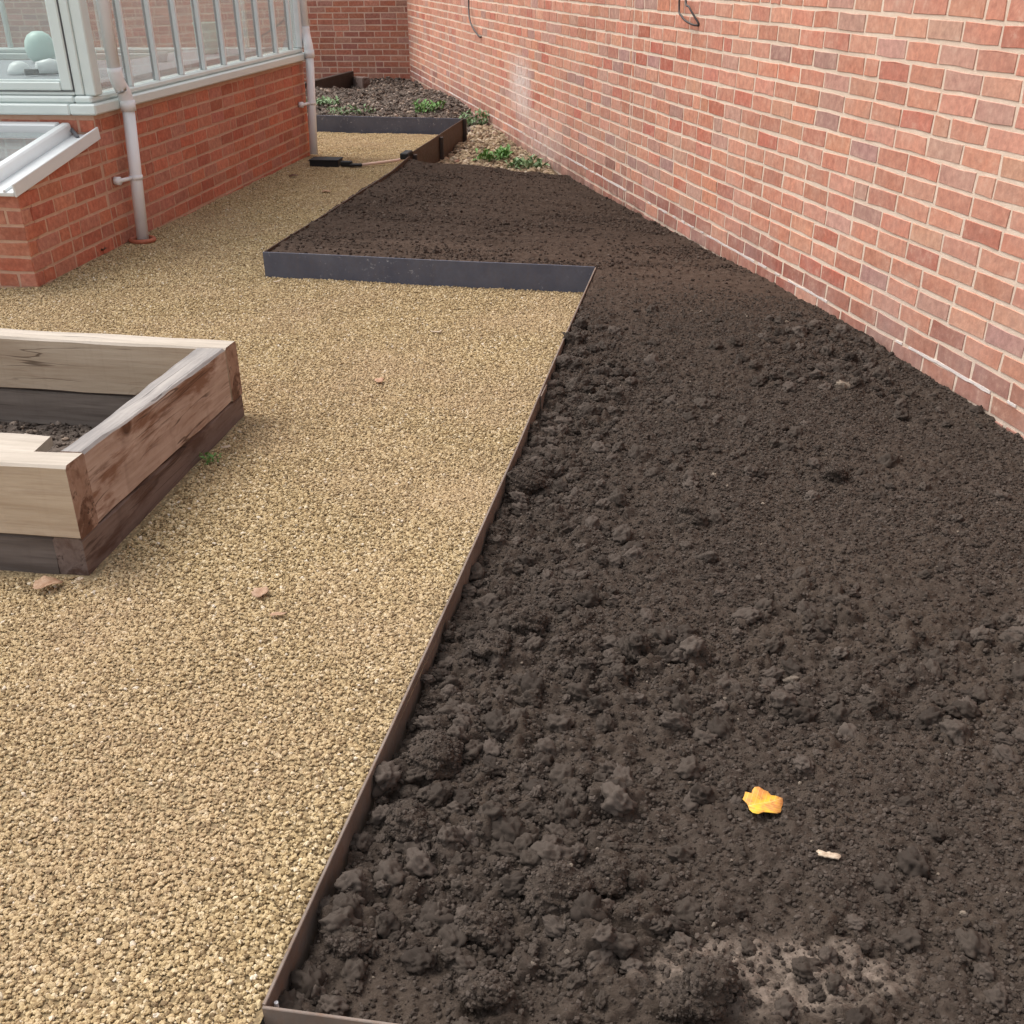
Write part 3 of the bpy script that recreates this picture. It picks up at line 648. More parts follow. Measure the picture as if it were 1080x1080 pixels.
def torus(mb, c, R_, r_, n=28, k=10):
    V = [np.array(c) + np.array([(R_ + r_ * math.cos(b)) * math.cos(a), (R_ + r_ * math.cos(b)) * math.sin(a), r_ * math.sin(b)]) for a in np.arange(n) * 2 * math.pi / n for b in np.arange(k) * 2 * math.pi / k]
    mb.add(V, [[i * k + j, ((i + 1) % n) * k + j, ((i + 1) % n) * k + (j + 1) % k, i * k + (j + 1) % k] for i in range(n) for j in range(k)])
torus(gl, gp + Z3 * .004, .066, .013); g = gl.build('gully_ring', M_TERRA, smooth_=True); setp(g, 'red clay gully ring in the gravel at the foot of the near downpipe', 'drain')

# ---------------------------------------------------------------- ground sheets
def grid_obj(name, X, Y, Z, mat, keep=None, smooth_=True, colors=None):
    ny, nx = X.shape; idx = np.arange(ny * nx).reshape(ny, nx)
    q = np.stack([idx[:-1, :-1], idx[:-1, 1:], idx[1:, 1:], idx[1:, :-1]], -1).reshape(-1, 4)
    if keep is not None:
        kk = keep.ravel(); q = q[kk[q].all(1)]
    me = bpy.data.meshes.new(name); co = np.stack([X, Y, Z], -1).reshape(-1, 3).astype(np.float32)
    me.vertices.add(len(co)); me.vertices.foreach_set('co', co.ravel()); me.loops.add(len(q) * 4); me.loops.foreach_set('vertex_index', q.ravel().astype(np.int32))
    me.polygons.add(len(q)); me.polygons.foreach_set('loop_start', (np.arange(len(q)) * 4).astype(np.int32))
    me.polygons.foreach_set('use_smooth', np.full(len(q), smooth_)); me.materials.append(mat); me.update(calc_edges=True); me.validate()
    o = bpy.data.objects.new(name, me); COL.objects.link(o); return o
mb = MB(); mb.add([(-400, -400, -.32), (400, -400, -.32), (400, 400, -.32), (-400, 400, -.32)], [[0, 1, 2, 3]])
t = NT('far ground'); t.col(t.mix(t.rng(t.noise(.3, 4), .3, .7), (.34, .31, .26), (.42, .38, .32))); g = mb.build('ground', t.mat); setp(g, kind='structure')

def left_edge_x(y):      # boundary between gravel and beds, as x for a given y
    a = EA[0] + (y - EA[1]) * (EB[0] - EA[0]) / (EB[1] - EA[1])
    b = np.interp(y, [5.7, 6.826, 8.248, 8.97, 11.2], [-1.189, -.985, -.73, -.645, -.298])
    pk = 5.357 + (EB[0] - np.clip(a, -1.189, EB[0])) * 0
    return np.where(y < 5.36, a, b)
PL0 = np.array([-1.189, 5.75]); PL1 = EB.copy()
ys = np.concatenate([np.linspace(-1.5, 5.33, 300), np.linspace(5.357, 5.75, 24), np.linspace(5.78, 11.9, 150)])
def plank_y(x): return PL0[1] + (x - PL0[0]) * (PL1[1] - PL0[1]) / (PL1[0] - PL0[0])
PL0 = np.array([-1.189, 5.75]); PL1 = EB.copy()
xe = np.where(ys < 5.356, EA[0] + (ys - EA[1]) * (EB[0] - EA[0]) / (EB[1] - EA[1]),
     np.where(ys <= 5.75, np.interp(ys, [5.357, 5.75], [EB[0], -1.189]), np.interp(ys, [5.75, 6.826, 8.248, 8.97, 11.2, 12], [-1.189, -.985, -.73, -.645, -.298, -.17])))
uu = np.linspace(0, 1, 236) ** .85
X = -4.2 + uu[None, :] * (xe - .003 + 4.2)[:, None]; Y = np.repeat(ys[:, None], 236, 1)
inbed = Y > 11.46 + (X + .498) * -.2645 + .06
Zg = gravel_z(X, Y) - .006 + .006 * fbm(X * 2.5, Y * 2.5, 3, 3) + .004 * fbm(X * 9, Y * 9, 5, 3)
inside_frame = (Y < 1.12) & (X > -.38)
qa = (X + 1.083) * .146 + (Y - 2.548) * .989; qo = -(X + 1.083) * .989 + (Y - 2.548) * .146
hole = (qa > .03) & (qa < 1.19) & (qo > .03) & (qo < 1.88)
gpath = grid_obj('gravel_path', X, Y, Zg, M_GB, ~inbed & ~hole); setp(gpath, kind='structure')

# -- instanced stones -----------------------------------------------------------
def scatter(o, mat, density, rmin, rmax, sub, nvar, seed, flat=.75, rough=.35, nsc=1.3, lift=0.0, power=1.0, keep_base=False, dens_attr=None):
    ng = bpy.data.node_groups.new(o.name + ' scatter', 'GeometryNodeTree')
    ng.interface.new_socket('Geometry', in_out='INPUT', socket_type='NodeSocketGeometry'); ng.interface.new_socket('Geometry', in_out='OUTPUT', socket_type='NodeSocketGeometry')
    N = ng.nodes; L = ng.links; gi = N.new('NodeGroupInput'); go = N.new('NodeGroupOutput')
    dp = N.new('GeometryNodeDistributePointsOnFaces'); dp.distribute_method = 'RANDOM'; dp.inputs['Seed'].default_value = seed
    L.new(gi.outputs[0], dp.inputs[0])
    if dens_attr:
        na = N.new('GeometryNodeInputNamedAttribute'); na.data_type = 'FLOAT'; na.inputs[0].default_value = dens_attr
        mm = N.new('ShaderNodeMath'); mm.operation = 'MULTIPLY'; mm.inputs[1].default_value = density; L.new(na.outputs[0], mm.inputs[0]); L.new(mm.outputs[0], dp.inputs['Density'])
    else: dp.inputs['Density'].default_value = density
    jn = N.new('GeometryNodeJoinGeometry')
    for i in range(nvar):
        ic = N.new('GeometryNodeMeshIcoSphere'); ic.inputs['Radius'].default_value = 1; ic.inputs['Subdivisions'].default_value = sub
        sp = N.new('GeometryNodeSetPosition'); pos = N.new('GeometryNodeInputPosition')
        ns = N.new('ShaderNodeTexNoise'); ns.noise_dimensions = '4D'; ns.inputs['W'].default_value = i * 7.3 + seed; ns.inputs['Scale'].default_value = nsc; ns.inputs['Detail'].default_value = 6 if sub > 2 else 3; ns.inputs['Roughness'].default_value = .62 if sub > 2 else .5
        L.new(pos.outputs[0], ns.inputs['Vector'])
        mr = N.new('ShaderNodeMapRange'); mr.inputs[1].default_value = .25; mr.inputs[2].default_value = .75; mr.inputs[3].default_value = 1 - rough; mr.inputs[4].default_value = 1 + rough
        L.new(ns.outputs[0], mr.inputs[0])
        vm = N.new('ShaderNodeVectorMath'); vm.operation = 'SCALE'; L.new(pos.outputs[0], vm.inputs[0]); L.new(mr.outputs[0], vm.inputs['Scale'])
        L.new(ic.outputs[0], sp.inputs[0]); L.new(vm.outputs[0], sp.inputs['Position'])
        tr = N.new('GeometryNodeTransform'); rr = random.Random(seed * 31 + i); tr.inputs['Scale'].default_value = (1, rr.uniform(.65, .95), rr.uniform(flat * .75, flat * 1.1)); L.new(sp.outputs[0], tr.inputs[0])
        sm = N.new('GeometryNodeSetMaterial'); sm.inputs['Material'].default_value = mat; L.new(tr.outputs[0], sm.inputs[0])
        sh = N.new('GeometryNodeSetShadeSmooth'); sh.inputs['Shade Smooth'].default_value = sub > 2; L.new(sm.outputs[0], sh.inputs[0])
        gt = N.new('GeometryNodeGeometryToInstance'); L.new(sh.outputs[0], gt.inputs[0]); L.new(gt.outputs[0], jn.inputs[0])
    ip = N.new('GeometryNodeInstanceOnPoints'); ip.inputs['Pick Instance'].default_value = True
    L.new(dp.outputs[0], ip.inputs['Points']); L.new(jn.outputs[0], ip.inputs['Instance'])
    rv = N.new('FunctionNodeRandomValue'); rv.data_type = 'FLOAT_VECTOR'; rv.inputs[0].default_value = (-.7, -.7, 0); rv.inputs[1].default_value = (.7, .7, 6.28); rv.inputs['Seed'].default_value = seed + 1
    L.new(rv.outputs[0], ip.inputs['Rotation'])
    r2 = N.new('FunctionNodeRandomValue'); r2.data_type = 'FLOAT'; r2.inputs[2].default_value = 0; r2.inputs[3].default_value = 1; r2.inputs['Seed'].default_value = seed + 2
    pw = N.new('ShaderNodeMath'); pw.operation = 'POWER'; pw.inputs[1].default_value = power; L.new(r2.outputs[1], pw.inputs[0])
    m2 = N.new('ShaderNodeMapRange'); m2.inputs[3].default_value = rmin; m2.inputs[4].default_value = rmax; L.new(pw.outputs[0], m2.inputs[0]); L.new(m2.outputs[0], ip.inputs['Scale'])
    iv = N.new('FunctionNodeRandomValue'); iv.data_type = 'INT'; iv.inputs[4].default_value = 0; iv.inputs[5].default_value = nvar - 1; iv.inputs['Seed'].default_value = seed + 3
    L.new(iv.outputs[2], ip.inputs['Instance Index'])
    if lift:
        ti = N.new('GeometryNodeTranslateInstances'); ti.inputs['Translation'].default_value = (0, 0, lift); ti.inputs['Local Space'].default_value = False; L.new(ip.outputs[0], ti.inputs[0]); outg = ti.outputs[0]
    else: outg = ip.outputs[0]
    if keep_base:
        jb = N.new('GeometryNodeJoinGeometry'); L.new(gi.outputs[0], jb.inputs[0]); L.new(outg, jb.inputs[0]); outg = jb.outputs[0]
    L.new(outg, go.inputs[0])
    md = o.modifiers.new('scatter', 'NODES'); md.node_group = ng
    return o
def set_attr(o, name, vals):
    a = o.data.attributes.new(name, 'FLOAT', 'POINT'); a.data.foreach_set('value', np.asarray(vals, dtype=np.float32).ravel())
# emitter kept to what the photograph can see of the gravel
xl_view = -.50 * (Y + .6) - .2
sE = (X - EA[0]) * ENR[0] + (Y - EA[1]) * ENR[1]
keep = ~inbed & ((sE < -.012) | (Y > 5.3)) & (X > xl_view) & (Y > .75) & (X > -3.4)
bxr = np.interp(Y, [2.5, 2.555, 3.80, 3.82], [-9, -1.10, -.93, -9])
keep &= ~((Y > 2.56) & (Y < 3.8) & (X < bxr - .05))
keep &= ~((qa > -.01) & (qa < 1.23) & (qo > -.01))
keep &= ~((Y > 5.6) & (X < BP[0] + (Y - BP[1]) * BU[0] / BU[1] - .01) & (Y < 10.2))
gs = grid_obj('gravel_stones', X, Y, Zg + .001, M_GST, keep)
dens = np.where(Y < 3.2, 1.0, np.where(Y < 5, .75, .5)) * (.75 + .25 * smooth(-.3, .3, fbm(X * 3, Y * 3, 55, 3))); set_attr(gs, 'dens', dens)
scatter(gs, M_GST, 34000, .0021, .0068, 2, 12, 4, .68, .55, 1.5, .0018, 2.0, dens_attr='dens')
setp(gs, kind='stuff')

# ---------------------------------------------------------------- soil bed
FR0 = EA.copy(); FDIR = np.array([.198, -.035]); FDIR /= np.linalg.norm(FDIR)
# front strip meets the garden wall line
def isect(p, d, q, e):
    t_ = np.linalg.solve(np.array([d, -e]).T, q - p); return p + d * t_[0]
W2, WU2 = WP[:2], WU[:2]
FR1 = isect(FR0, FDIR, W2, WU2); PLD = (PL1 - PL0) / np.linalg.norm(PL1 - PL0); PW = isect(PL1, PLD, W2, WU2)
FE0 = np.array([-.635, 9.02]); FE1 = np.array([.53, 9.22])
def soil_base(x, y):
    s = (x - EA[0]) * EDIR[0] + (y - EA[1]) * EDIR[1]; o = (x - EA[0]) * ENR[0] + (y - EA[1]) * ENR[1]
    le = np.interp(s, [-.2, 0, .3, .5, .75, 1.2, 1.6, 2.0, 2.6, 3.2, 3.7, 4.3], [.078, .080, .084, .086, .078, .084, .092, .110, .138, .185, .212, .232])
    xw = W2[0] + (y - W2[1]) * WU2[0] / WU2[1]
    we = np.interp(y, [0, 2.6, 3.2, 3.6, 4.0, 4.6, 5.1, 5.6, 6.2, 7.3, 8.5, 9.3], [.09, .09, .095, .103, .122, .145, .132, .13, .112, .085, .06, .035])
    xl = np.where(y < plank_y(np.clip(x, -1.2, .477)), EA[0] + (y - EA[1]) * (EB[0] - EA[0]) / (EB[1] - EA[1]), np.interp(y, [5.3, 6.826, 8.248, 8.97, 9.6], [-1.26, -.985, -.73, -.645, -.55]))
    xl = np.minimum(xl, np.where(y < 5.36, 9, xl))
    t_ = np.clip((x - xl) / np.maximum(xw - xl, .05), 0, 1)
    up = np.interp(y, [5.3, 7.5, 9.0, 9.4], [.228, .222, .20, .16])
    blend = smooth(5.0, 5.9, y)
    left = lerp(le, up, blend)
    tt = t_ ** 1.0
    return lerp(left, we, tt), t_
def soil_h(x, y):
    b, t_ = soil_base(x, y)
    near = smooth(5.2, 3.9, y)             # coarse clods near, raked compost beyond
    leftc = np.exp(-np.clip(t_, 0, 1) / .20)
    patch = np.maximum(smooth(-.05, .40, fbm(x * 1.9, y * 1.9, 41, 3)), 1.2 * np.exp(-(((x - 1.42) / .28) ** 2 + ((y - 4.35) / .45) ** 2)))
    coarse = near * (.16 + .84 * np.clip(leftc + .62 * patch, 0, 1))
    flat = np.exp(-(((x + .18) / .15) ** 2 + ((y - 1.20) / .085) ** 2)) ** .7 + .9 * np.exp(-(((x - 1.66) / .13) ** 2 + ((y - 4.05) / .25) ** 2))
    coarse = coarse * np.clip(1 - flat, 0, 1)
    h = .018 * fbm(x * 3.1, y * 3.1, 1, 3) * (.25 + .75 * near)
    h = h + coarse * (.80 * bumps(x, y, .095, 50, .45, .2, .62) + 1.0 * bumps(x + 3, y, .048, 60, .55) + .95 * bumps(x, y + 7, .024, 70, .7))
    h = h + (.25 + .4 * near) * .8 * bumps(x + 1, y + 2, .013, 80, .7)
    far = 1 - near
    h = h + far * (.55 * bumps(x, y, .03, 90, .45) + .35 * bumps(x, y, .016, 95, .6)) * (.5 + .5 * patch) + far * .013 * fbm(x * 2.2 + .8 * y, y * 13, 22, 4)
    h = h + (.005 + .006 * near) * fbm(x * 40, y * 40, 9, 4)
    h = h - .010 * near
    # sinks to the steel at the edges of the raked part
    return b + h
def quad_grid(a, b, c, d, nu, nv, pv=1.0):
    u = np.linspace(0, 1, nu)[None, :]; v = (np.linspace(0, 1, nv) ** pv)[:, None]
    P = [(a[i] * (1 - u) + b[i] * u) * (1 - v) + (d[i] * (1 - u) + c[i] * u) * v for i in (0, 1)]
    return P[0], P[1]
def sl_(p, q, e0, e1): d_ = (q - p) / np.linalg.norm(q - p); return p + d_ * e0, q + d_ * e1
a0, b0 = FR0 + ENR * .004 + FDIR * .003, FR1
X1, Y1 = quad_grid(a0 + EDIR * .008, b0 + WU2 * .008, PW, PL1 + ENR * .004, 460, 1100, 1.35)
Z1 = soil_h(X1, Y1)
s_ = (X1 - EA[0]) * EDIR[0] + (Y1 - EA[1]) * EDIR[1]; o_ = (X1 - EA[0]) * ENR[0] + (Y1 - EA[1]) * ENR[1]
lim = edge_top(s_) - .006; kk = smooth(.08, 0, o_); Z1 = lerp(Z1, np.minimum(Z1, lim), np.where(kk > .02, 1, 0) * kk)
near_soil = grid_obj('soil', X1, Y1, Z1, M_SOIL); setp(near_soil, kind='structure')
UL0 = PL0 + np.array([.012, .008]); UR0 = PW
X2, Y2 = quad_grid(UL0, UR0, FE1, FE0, 420, 520)
Y2 = np.where(True, Y2, Y2)
# ragged far margin
Y2 = Y2 + smooth(.8, 1, np.linspace(0, 1, 520))[:, None] * .10 * fbm(X2 * 6, Y2 * 0, 33, 3)
Z2 = soil_h(X2, Y2); v_ = np.linspace(0, 1, 520)[:, None]
Z2 = np.where(True, Z2 + .03 * smooth(.88, .94, v_) * (1 - smooth(.95, .97, v_)) * (.5 + .5 * fbm(X2 * 9, Y2 * 9, 12, 3)), Z2)
Z2 = lerp(Z2, -.06, smooth(.965, 1.0, v_))
d_pl = (Y2 - plank_y(X2)); Z2 = np.where((d_pl < .12) & (X2 < .5), np.minimum(Z2, .231), Z2)
up_soil = grid_obj('soil', X2, Y2, Z2, M_SOIL); setp(up_soil, kind='structure')

# crumbs over the soil
cx_, cy_ = np.meshgrid(np.linspace(0, 1, 150), np.linspace(0, 1, 420))
def crumb_layer(name, Xs, Ys, Zs, step, dens_fn, mat, density, r0, r1, sub, seed, power, rough_, nsc, lift):
    Xc, Yc, Zc = Xs[::step, ::step], Ys[::step, ::step], Zs[::step, ::step]
    o = grid_obj(name, Xc, Yc, Zc, mat); set_attr(o, 'dens', np.clip(dens_fn(Xc, Yc), 0, 1)); scatter(o, mat, density, r0, r1, sub, 8, seed, .8, rough_, nsc, lift, power, dens_attr='dens'); setp(o, kind='stuff'); return o
def view_mask(x, y): return (x < .84 + .43 * (y - 1.05)) * 1.0
def d_near(x, y):
    _, t_ = soil_base(x, y); return view_mask(x, y) * (smooth(5.6, 3.9, y) * .9 + .1) * (.45 + .55 * smooth(-.3, .3, fbm(x * 2.2, y * 2.2, 71, 3)))
def d_clod(x, y):
    _, t_ = soil_base(x, y); fl = np.exp(-(((x + .17) / .14) ** 2 + ((y - 1.17) / .07) ** 2)) + np.exp(-(((x - 1.66) / .13) ** 2 + ((y - 4.05) / .25) ** 2))
    return view_mask(x, y) * smooth(5.0, 3.9, y) * np.clip(.06 + .9 * np.exp(-t_ / .18) + .5 * smooth(.02, .42, fbm(x * 1.9, y * 1.9, 41, 3)) + np.exp(-(((x - 1.42) / .28) ** 2 + ((y - 4.35) / .45) ** 2)), 0, 1) * np.clip(1 - 1.3 * fl, 0, 1)
crumb_layer('soil_crumbs', X1, Y1, Z1, 4, d_near, M_CRUMB, 17000, .0014, .0068, 2, 100, 2.6, .45, 1.8, .001)
crumb_layer('soil_lumps', X1, Y1, Z1, 6, d_clod, M_CRUMB, 1000, .006, .034, 4, 120, 2.8, .62, 1.7, .000)
crumb_layer('soil_crumbs', X2, Y2, np.where(v_ > .95, -.3, Z2), 4, lambda x, y: .15 + .85 * smooth(-.05, .4, fbm(x * 2, y * 7, 77, 3)), M_CRUMBB, 4500, .002, .012, 2, 140, 3.0, .35, 1.6, .001)

# the big clods that stand out
def ico(sub):
    import bmesh
    bm = bmesh.new(); bmesh.ops.create_icosphere(bm, subdivisions=sub, radius=1); V = np.array([v.co[:] for v in bm.verts]); Fq = [[v.index for v in f.verts] for f in bm.faces]; bm.free(); return V, Fq
ICO = ico(5)
def n3(P, f, seed):
    return (vnoise(P[:, 0] * f + P[:, 2] * 1.7 * f, P[:, 1] * f - P[:, 2] * 1.3 * f, seed) + vnoise(P[:, 1] * f + 5, P[:, 2] * f + P[:, 0] * .9 * f, seed + 1) + vnoise(P[:, 2] * f + 3, P[:, 0] * f - P[:, 1] * .8 * f, seed + 2)) / 3
M_CLOD = soil_mat('clod', False, ((0.0430, 0.0327, 0.0258), (0.0894, 0.0694, 0.0564)))
def clod(x, y, dia, lab, seed, asp=(1, .85, .7)):
    V, Fq = ICO; P = V.copy(); k = 1 + .55 * n3(V, 1.2, seed) + .32 * n3(V, 2.6, seed + 7) + .13 * n3(V, 6.5, seed + 13) + .10 * n3(V, 15, seed + 19) + .06 * n3(V, 34, seed + 23)
    P = P * k[:, None] * np.array(asp) * dia / 2 * .97
    a = random.Random(seed).uniform(0, 3.1); ca, sa = math.cos(a) , math.sin(a); P = np.stack([P[:, 0] * ca - P[:, 1] * sa, P[:, 0] * sa + P[:, 1] * ca, P[:, 2]], -1)
    z = float(soil_base(np.array([x]), np.array([y]))[0][0]) + dia * .13
    o = mesh_obj('soil_clod', P, Fq, M_CLOD, smooth_=True); scatter(o, M_CRUMB, 24000, .0012, .0062, 2, 5, seed, .8, .45, 1.8, 0, 2.2, True); o.location = (x, y, z); setp(o, lab, 'clod', 'large clods of dark soil'); return o
CL = [(.078, 3.094, .115, 'rounded soil clod against the steel edging about halfway along it'),
      (-.015, 2.205, .12, 'wide soil clod near the steel edging just left of a smaller clod in mid bed'),
      (.062, 2.304, .09, 'soil clod just right of and behind the wide clod by the middle of the edging'),
      (-.135, 1.793, .125, 'long lumpy soil clod lying near the steel edging above a group of two clods'),
      (-.180, 1.59, .09, 'knobbly soil clod touching the steel edging near its front end'),
      (.099, 1.396, .105, 'big rounded soil clod left of its smaller neighbour, in the front part of the bed'),
      (.191, 1.436, .068, 'round soil clod immediately right of the big rounded clod in the front of the bed'),
      (-.045, 1.321, .078, 'egg shaped soil clod in the front of the bed with smooth soil to its left'),
      (-.265, 1.289, .072, 'flattish soil clod nearest the front corner of the steel edging'),
      (-.024, 1.187, .08, 'soil clod close to the front strip below the egg shaped clod'),
      (.551, 2.896, .075, 'soil clod out in the middle of the bed, farther up than the yellow leaf'),
      (1.052, 3.163, .08, 'soil clod on the right side of the bed nearest the long brick wall'),
      (.305, 1.178, .11, 'broad soil clod beside the pale sandy spill at the front of the bed')]
for i, (x, y, d_, lab) in enumerate(CL): clod(x, y, d_, lab, 200 + i * 9, (1, random.Random(i).uniform(.7, .95), random.Random(i + 50).uniform(.62, .8)))

# ---------------------------------------------------------------- steel edgings
def strip(name, pts, zt, zb, th, mat, side, parent=None, n=40):
    """upright plate through plan points; zt(t) top height"""
    pts = [np.array(p, float) for p in pts]; V = []; Fq = []
    seg = np.cumsum([0] + [np.linalg.norm(b - a) for a, b in zip(pts[:-1], pts[1:])]); m = n
    for i in range(m + 1):
        t_ = seg[-1] * i / m; x = np.interp(t_, seg, [p[0] for p in pts]); y = np.interp(t_, seg, [p[1] for p in pts])
        j = min(np.searchsorted(seg, t_, side='right') - 1, len(pts) - 2); d_ = (pts[j + 1] - pts[j]) / np.linalg.norm(pts[j + 1] - pts[j]); nr = np.array([d_[1], -d_[0]]) * side
        z1 = zt(t_) + .0012 * math.sin(t_ * 5.1)
        for o, z in ((0, z1 - .0012), (.0012, z1), (th - .0012, z1), (th, z1 - .0012), (th, zb), (0, zb)): V.append((x - nr[0] * o, y - nr[1] * o, z))
    k = 6
    for i in range(m):
        for j in range(k): Fq.append([i * k + j, (i + 1) * k + j, (i + 1) * k + (j + 1) % k, i * k + (j + 1) % k])
    Fq += [list(range(k)), [m * k + j for j in range(k)][::-1]]
    return mesh_obj(name, V, Fq, mat, parent)
JS = 2.68
o = strip('steel_edging', [EA, EA + EDIR * .9 + ENR * -.004, EA + EDIR * JS], lambda t_: float(edge_top(t_)), -.1, .006, M_STE, 1); setp(o, 'brown steel edging strip nearest the camera between gravel and soil, with its front corner', 'edging')
o = strip('steel_edging', [EA + EDIR * (JS + .002), EB - EDIR * .002], lambda t_: float(edge_top(t_ + JS)), -.1, .006, M_STE, 1); setp(o, 'farther length of brown steel edging strip ending at the blue grey plank corner', 'edging')
mb = MB(); jp = EA + EDIR * JS + ENR * .004; mb.box((jp[0], jp[1], .155), (np.array([*EDIR, 0]), np.array([*ENR, 0]), Z3), (.06, .0025, .03), .001); mb.build('joint_plate', M_STE, o)
o = strip('steel_edging', [FR0 - FDIR * .004, FR0 + FDIR * .2, FR1 - FDIR * .02], lambda t_: .130, -.12, .006, M_STE, -1); setp(o, 'dark purplish steel edging strip closing the front of the soil bed', 'edging')
mb = MB(); q = EA + EDIR * .022 + ENR * .006; mb.tube([(q[0], q[1], .07), (q[0], q[1], .112)], .0035, 8); mb.build('fixing_peg', M_PIPE, o)
o = strip('steel_plank', [PL0, PL1 - PLD * .008], lambda t_: .236, -.05, .007, M_STB, 1); setp(o, 'blue grey steel plank with white cement marks along the front of the raised soil', 'edging')
UL = [PL0 + np.array([0, .003]), np.array([-.985, 6.826]), np.array([-.73, 8.248]), np.array([-.655, 8.93])]
o = strip('steel_edging', UL, lambda t_: .235, -.05, .007, M_STR, -1); setp(o, 'dark steel edging up the left side of the raised soil behind the blue grey plank', 'edging')
SP = empty('rusty_edging', (-.65, 8.95, .05)); setp(SP, 'rusty dark brown steel panel with stakes running past the end of the raised soil', 'edging')
SPP = [np.array([-.652, 8.945]), np.array([-.292, 11.08])]
strip('panel', SPP, lambda t_: .243, -.1, .008, M_STR, 1, SP)
sdir = (SPP[1] - SPP[0]) / np.linalg.norm(SPP[1] - SPP[0]); snr = np.array([sdir[1], -sdir[0]])
for s in (.12, 1.1, 2.14):
    q = SPP[0] + sdir * s + snr * .017; mb = MB(); mb.bar((q[0], q[1], -.1), (q[0], q[1], .225 if s < 2 else .25), np.array([*snr, 0]), .035, .03, .003); mb.build('stake', M_STD, SP)
q = SPP[0] + sdir * .03 - snr * .03; CP = MB(); CP.box((q[0], q[1], .235), (np.array([*sdir, 0]), np.array([*snr, 0]), Z3), (.09, .03, .022), .006); o = CP.build('clamp', M_BLACK); setp(o, 'small black clamp gripping the top of the rusty steel panel', 'clamp')
FS0, FS1 = np.array([-1.95, 11.93]), np.array([-.33, 11.50])
o = strip('steel_plank', [FS0, FS1], lambda t_: .199, -.1, .012, M_STB, 1); setp(o, 'dark blue grey steel plank across the far end of the gravel below the weeds', 'edging')
BB = MB(); a_ = np.array([-2.40, 15.3]); b_ = np.array([-1.955, 16.72]); BB.bar((a_[0], a_[1], .07), (b_[0], b_[1], .09), Z3, .07, .26, .006)
o = BB.build('board', M_STD); setp(o, 'dark brown board on edge in front of the far brick wall', 'board')
BB = MB(); BB.bar((-1.90, 16.70, .05), (-1.72, 16.35, .06), Z3, .10, .22, .01); o = BB.build('board', M_WLOW); setp(o, 'short grey brown board at the right end of the dark board, far wall', 'board')

# ---------------------------------------------------------------- rubble corner and far bed
xs = np.linspace(-1.2, 1.4, 200); ys = np.linspace(8.4, 17.4, 420); Xr, Yr = np.meshgrid(xs, ys)
xlim = np.interp(Yr, [8.4, 8.95, 11.1, 11.6, 17.4], [-.7, -.65, -.29, -.25, -.25])
xw = W2[0] + (Yr - W2[1]) * WU2[0] / WU2[1] + .03
keep = (Xr > xlim - .0) & (Xr < xw) & (Yr < 12.0)
Zr = np.interp(Yr, [8.4, 9.2, 10.5, 12], [-.02, .022, .045, .07]) + .03 * fbm(Xr * 3, Yr * 3, 4, 3) + .35 * bumps(Xr, Yr, .08, 3, .4) + .012 * fbm(Xr * 20, Yr * 20, 7, 3)
o = grid_obj('rubble_ground', Xr, Yr, Zr, M_RB, keep); setp(o, kind='structure')
o = grid_obj('rubble_stones', Xr[::2, ::2], Yr[::2, ::2], Zr[::2, ::2], M_RUB, keep[::2, ::2]); scatter(o, M_RUB, 1500, .006, .032, 2, 8, 300, .7, .4, 1.4, .004, 2.5); setp(o, kind='stuff')
xs = np.linspace(-3.4, .1, 220); ys = np.linspace(11.4, 17.4, 300); Xb, Yb = np.meshgrid(xs, ys)
xw = W2[0] + (Yb - W2[1]) * WU2[0] / WU2[1] + .03; yb0 = FS0[1] + (Xb - FS0[0]) * (FS1[1] - FS0[1]) / (FS1[0] - FS0[0]) + .015
keep = (Xb < xw) & (Yb > yb0) & (Yb < CORNER[1] - (Xb - CORNER[0]) * math.tan(LT) + .03)
keepb = (Xb < xw) & (Yb > yb0 - .02) & (Yb < CORNER[1] - (Xb - CORNER[0]) * math.tan(LT) + .03)
Zb = np.interp(Yb, [11.4, 12.2, 14.5, 16, 17.4], [.17, .175, .13, .06, .02]) + .07 * fbm(Xb * 2.2, Yb * 2.2, 14, 4) + .4 * bumps(Xb, Yb, .14, 13, .4) + .025 * fbm(Xb * 12, Yb * 12, 17, 3)
fz = smooth(-.55, -.25, Xb) * (1 - smooth(12.0, 13.6, Yb)); Zb = lerp(Zb, .055 + .03 * fbm(Xb * 3, Yb * 3, 4, 3), fz)
Zb = np.where(Yb < yb0 + .1, np.minimum(Zb, .19), Zb)
o = grid_obj('turned_earth', Xb, Yb, Zb, M_DB, keep); setp(o, kind='structure')
o = grid_obj('earth_debris', Xb[::2, ::2], Yb[::2, ::2], Zb[::2, ::2], M_DEB, keep[::2, ::2]); scatter(o, M_DEB, 900, .005, .028, 2, 8, 320, .55, .45, 1.4, .006, 2.6); setp(o, kind='stuff')

